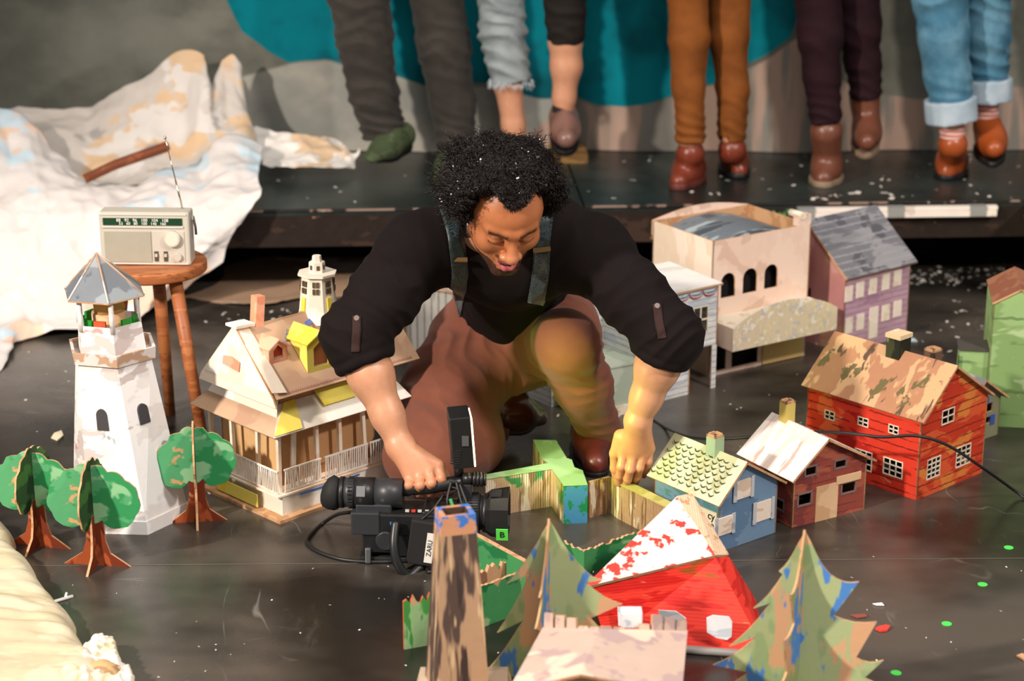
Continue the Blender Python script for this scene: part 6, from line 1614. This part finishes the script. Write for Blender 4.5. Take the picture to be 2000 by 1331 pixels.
# leaf tuft behind the theatre
tp = PY(1522, 422, 5.66); t = thing('green_sprig', 'little green leafy sprig poking up behind the theatre', 'sprig', (tp.x, tp.y, 0)); 
mb = MB(); mb.tube([(0, 0, 0), (0, 0, tp.z - .01)], .004, paint('sprig_stem', '5a6a3c'), 6); mb.build('stem', t)
mb = MB(); rnd = random.Random(3); lm = plain('sprig_leaf', '5f8a52', .7)
for i in range(26):
    c_ = Vector((rnd.uniform(-.025, .03), rnd.uniform(-.015, .015), tp.z + rnd.uniform(-.03, .018))); u = Vector((rnd.uniform(-1, 1), rnd.uniform(-1, 1), rnd.uniform(-.3, 1))).normalized() * .012; v = u.cross(Vector((rnd.uniform(-1, 1), 1, 0))).normalized() * .005
    mb.face([c_ - u, c_ - v, c_ + u, c_ + v], lm)
mb.build('leaves', t)

# ------------------------------------------------------------------ five people on the platform, seen from the knees down
def backperson(lab, legs, Y, vox=.006, tone='c08a6c', hipw=.10):
    f0 = legs[0]; cx_ = sum(l['tr'][0][0] for l in legs) / len(legs)
    base = G(cx_, 320, PH); t = thing('person', lab, 'person', (base.x, Y, PH))
    bodyp, n = [], 0
    pelvis = PY(cx_, -280, Y + .02); bodyp.append(ell(pelvis, (.15, .11, .12), .03)); bodyp.append(cone(pelvis, pelvis + Vector((0, 0, .28)), .125, .14, .05))
    for l in legs:
        y_ = l.get('Y', Y); P_ = [PY(a, b_, y_) for a, b_, r in l['tr']]; hip = PY(l['tr'][0][0] + (cx_ - l['tr'][0][0]) * .4, -250, y_ + .01)
        sk = [PY(a, b_, y_) for a, b_, r in l['skin']]; rs = [r for a, b_, r in l['skin']]
        bodyp.append(cone(hip, P_[0], .075, .052, .03)); bodyp += chain([P_[0]] + sk, [.05] + rs, .02)
    lo = _n([min(P.x for P in [PY(l['skin'][-1][0], 0, Y) for l in legs] + [PY(l['tr'][0][0], 0, Y) for l in legs]) - .25, Y - .35, PH])
    hi = _n([max(P.x for P in [PY(l['skin'][-1][0], 0, Y) for l in legs] + [PY(l['tr'][0][0], 0, Y) for l in legs]) + .25, Y + .35, 1.45])
    bf = field(bodyp); sdf_mesh('body', bf, lo, hi, vox, t, SKIN, color=lambda P: np.tile(toneof(tone), (len(P), 1)))
    groups = {}
    for l in legs: groups.setdefault(l['m'].name, []).append(l)
    for mn, ls in groups.items():
        pr = []; fl = []; cuts = []
        if len(ls) == 2 or True:
            pr.append(ell(PY(cx_, -280, Y + .02), (.165, .125, .13), .03))
        for l in ls:
            y_ = l.get('Y', Y); P_ = [PY(a, b_, y_) for a, b_, r in l['tr']]; rs = [r for a, b_, r in l['tr']]; hip = PY(l['tr'][0][0] + (cx_ - l['tr'][0][0]) * .4, -250, y_ + .01)
            pr.append(cone(hip, P_[0], .10, rs[0], .03)); pr += chain(P_, rs, .02)
            for k, (i0, amp, per) in enumerate(l.get('folds', [(1, .004, .055), (-1, .006, .035)])): fl.append(folds(P_[i0], (.25, .3, 1), .10, per, amp, seed=k * 3 + len(lab) % 5))
            cuts.append((_n(P_[-1]), _n((P_[-1] - P_[-2]).normalized()), l.get('cuff'), rs[-1]))
        g = field(pr)
        def tfun(P, g=g, fl=fl, cuts=cuts):
            d = g(P)
            for q in fl: d = d + q(P)
            d = d + .003 * wob(P, 16, 5, 4)
            for c, ax_, cf, r in cuts:
                q = P - c; s = q @ ax_; rr = np.sqrt(np.maximum((q * q).sum(1) - s * s, 0)); d = np.where((rr < .13) & (np.abs(s) < .13), np.maximum(d, s), d)
            return d
        sdf_mesh('trousers' if len(ls) == 2 else 'trouser_leg', tfun, lo, hi, vox * .9, t, ls[0]['m'])
    for l in legs:
        y_ = l.get('Y', Y); end = PY(l['tr'][-1][0], l['tr'][-1][1], y_); prev = PY(l['tr'][-2][0], l['tr'][-2][1], y_); ax_ = (end - prev).normalized()
        if l.get('cuff'):
            r = l['tr'][-1][2]; c = _n(end - ax_ * .022); a_ = _n(ax_)
            def cf(P, c=c, a_=a_, r=r):
                q = P - c; s = q @ a_; rr = np.sqrt(np.maximum((q * q).sum(1) - s * s, 0)); return np.maximum(np.abs(rr - r - .002) - .011, np.abs(s) - .030) - .005 + .002 * wob(P, 40, 4)
            sdf_mesh('rolled_cuff', cf, c - .14, c + .14, vox * .8, t, l['cuff'])
        if l.get('sock'):
            (x0, y0), (x1, y1), r, sm = l['sock']; a, b_ = PY(x0, y0, y_), PY(x1, y1, y_); sdf_mesh('sock', field([cone(a, b_, r, r * .95)]), np.minimum(_n(a), _n(b_)) - .07, np.maximum(_n(a), _n(b_)) + .07, .004, t, sm)
        h_, to, up, r, m_ = l['shoe'][:5]; sh = l['shoe'][5] if len(l['shoe']) > 5 else None
        shoe('boot' if sh is not None else 'shoe', h_, to, up, r, m_, l.get('sole_m', blk), t, sole=.02, shaft=sh, shr=l.get('shr', .045), vox=.0045)
    return t
UP = (0, 0, 1)
m1 = cloth('charcoal_trousers', '36322d', '211e1c', rough=.8, sheen=.1)
gs_ = paint('green_suede', '48543a', [('39452d', .5, (20, 20, 20), 1)], rough=.8)
def S(px, py, z, dz=0): p = G(px, py, z); p.z += dz; return p
Y1 = 6.20
backperson('person in loose charcoal trousers and green shoes, leftmost on the platform', [
    dict(tr=[(700, -20, .095), (712, 70, .088), (728, 180, .076), (752, 262, .068)], skin=[(715, 70, .05), (735, 190, .04), (758, 275, .035)], m=m1, Y=6.16, folds=[(0, .014, .05), (1, .010, .05), (2, .010, .05), (3, .011, .03)], shoe=(PY(778, 286, 6.20), PY(705, 335, 6.02), (.35, -.25, .9), .040, gs_)),
    dict(tr=[(852, -20, .085), (866, 90, .082), (885, 200, .072), (890, 290, .062)], skin=[(862, 90, .05), (882, 200, .04), (885, 300, .034)], m=m1, Y=6.24, folds=[(1, .010, .05), (3, .010, .035)], shoe=(S(886, 336, PH), S(862, 372, PH), UP, .040, gs_))], Y1)
dn = cloth('pale_grey_denim', '8d9698', '5f686c', rough=.85, amt=.6); bks = cloth('black_shorts_cloth', '1c1815', None)
sk_ = plain('black_sock', '141213', .9); brn_s = plain('dusty_brown_leather', '7a5a50', .3)
backperson('person in cut-off grey jeans with one black leg, black socks and brown ankle boots', [
    dict(tr=[(978, -20, .072), (982, 60, .070), (990, 110, .064), (998, 158, .064)], skin=[(982, 60, .050), (992, 160, .044), (1003, 245, .036), (1008, 285, .032)], m=dn, Y=6.18, folds=[(0, .013, .05), (1, .012, .04), (3, .008, .04)], sock=((1001, 236), (1008, 290), .037, sk_), shoe=(S(1010, 318, PH), S(1004, 350, PH), UP, .040, brn_s)),
    dict(tr=[(1102, -20, .064), (1104, 20, .062), (1104, 55, .056), (1104, 84, .054)], skin=[(1104, 80, .050), (1106, 130, .047), (1102, 190, .034), (1100, 215, .032)], m=bks, Y=6.14, sock=((1104, 158), (1099, 215), .035, sk_), shoe=(PY(1102, 268, 6.18), PY(1106, 288, 6.00), (0, -.35, 1), .042, brn_s, PY(1100, 225, 6.16)))], 6.18, tone='c58f70')
# frayed hem
t_ = [o for o in bpy.data.objects if o.name.startswith('person') and 'cut-off' in str(o.get('label', ''))][0]
mb = MB(); rnd = random.Random(5); fr_ = plain('frayed_thread', 'c3ccd0', .8)
for i in range(90):
    a = 2 * PI * i / 90; c_ = PY(998, 158, 6.18); p = c_ + Vector((math.cos(a) * .064, math.sin(a) * .064, rnd.uniform(-.004, .008))); mb.tube([p, p + Vector((math.cos(a) * rnd.uniform(0, .012), math.sin(a) * .006, -rnd.uniform(.008, .026)))], .0012, fr_, 4)
o = mb.build('frayed_hem'); o.parent = t_; o.matrix_parent_inverse = Matrix.Translation(t_.location).inverted()
m3 = cloth('mustard_brown_trousers', '80491c', '5c3312', rough=.8); rdl = plain('reddish_brown_leather', '74321f', .32)
backperson('person in mustard brown trousers and reddish ankle boots', [
    dict(tr=[(1342, -20, .062), (1346, 70, .060), (1345, 170, .050), (1348, 278, .044)], skin=[(1346, 70, .045), (1346, 170, .038), (1348, 285, .034)], m=m3, Y=6.02, folds=[(3, .006, .03), (1, .003, .06)], shoe=(S(1352, 352, PH), S(1322, 372, PH), UP, .040, rdl, PY(1348, 300, 6.02)), sole_m=plain('sole_maroon', '5a2a24', .5)),
    dict(tr=[(1424, -20, .064), (1424, 70, .060), (1430, 170, .050), (1430, 275, .042)], skin=[(1424, 70, .045), (1428, 170, .038), (1430, 285, .034)], m=m3, Y=6.10, folds=[(2, .003, .06), (3, .005, .03)], shoe=(S(1428, 330, PH), S(1446, 350, PH), UP, .038, rdl, PY(1430, 292, 6.10)))], 6.06)
m4 = cloth('dark_maroon_trousers', '240d14', '150a0e', rough=.85); b4_ = plain('worn_brown_leather', '6b3f2e', .35); tsl = plain('tan_sole', '8a7560', .6)
backperson('person in dark maroon trousers and lace-up brown boots, mid-step', [
    dict(tr=[(1596, -20, .070), (1602, 70, .066), (1606, 150, .056), (1612, 238, .048)], skin=[(1600, 70, .045), (1606, 150, .038), (1614, 260, .034)], m=m4, Y=6.04, shoe=(S(1616, 350, PH), S(1606, 366, PH), UP, .042, b4_, PY(1614, 258, 6.04)), shr=.050, sole_m=tsl),
    dict(tr=[(1672, -20, .068), (1680, 60, .064), (1686, 120, .054), (1690, 190, .050)], skin=[(1680, 60, .045), (1686, 120, .038), (1688, 200, .034)], m=m4, Y=6.14, shoe=(PY(1690, 278, 6.18), PY(1692, 292, 6.02), (0, -.3, 1), .040, b4_, PY(1689, 192, 6.15)), shr=.048, sole_m=tsl)], 6.08)
m5 = cloth('blue_denim', '3f6f88', '6d98ac', rough=.85, amt=.7); cf5 = cloth('pale_denim_cuff', '9db0bd', 'c2ccd4', rough=.9); om = plain('orange_brown_leather', '9c4a20', .3)
st5 = paint('striped_sock', 'c77a6c', [], lines=('f0e0dc', 70, 'Z', .4, .0))
backperson('person in rolled blue jeans, striped socks and orange-brown boots, rightmost', [
    dict(tr=[(1835, -20, .082), (1842, 70, .076), (1852, 150, .068), (1858, 228, .062)], skin=[(1842, 70, .05), (1852, 150, .04), (1862, 270, .034)], m=m5, Y=6.02, folds=[(0, .010, .05), (3, .010, .04)], cuff=cf5, sock=((1858, 236), (1861, 275), .039, st5), shoe=(S(1862, 338, PH), S(1846, 352, PH), UP, .042, om, PY(1861, 282, 6.02))),
    dict(tr=[(1922, -20, .080), (1926, 70, .074), (1928, 120, .062), (1928, 188, .060)], skin=[(1926, 70, .05), (1928, 120, .04), (1928, 230, .034)], m=m5, Y=6.12, folds=[(0, .012, .04), (2, .009, .04)], cuff=cf5, sock=((1926, 196), (1928, 240), .038, st5), shoe=(PY(1930, 296, 6.14), PY(1942, 306, 6.00), (0, -.2, 1), .042, om, PY(1928, 245, 6.12)))], 6.07)
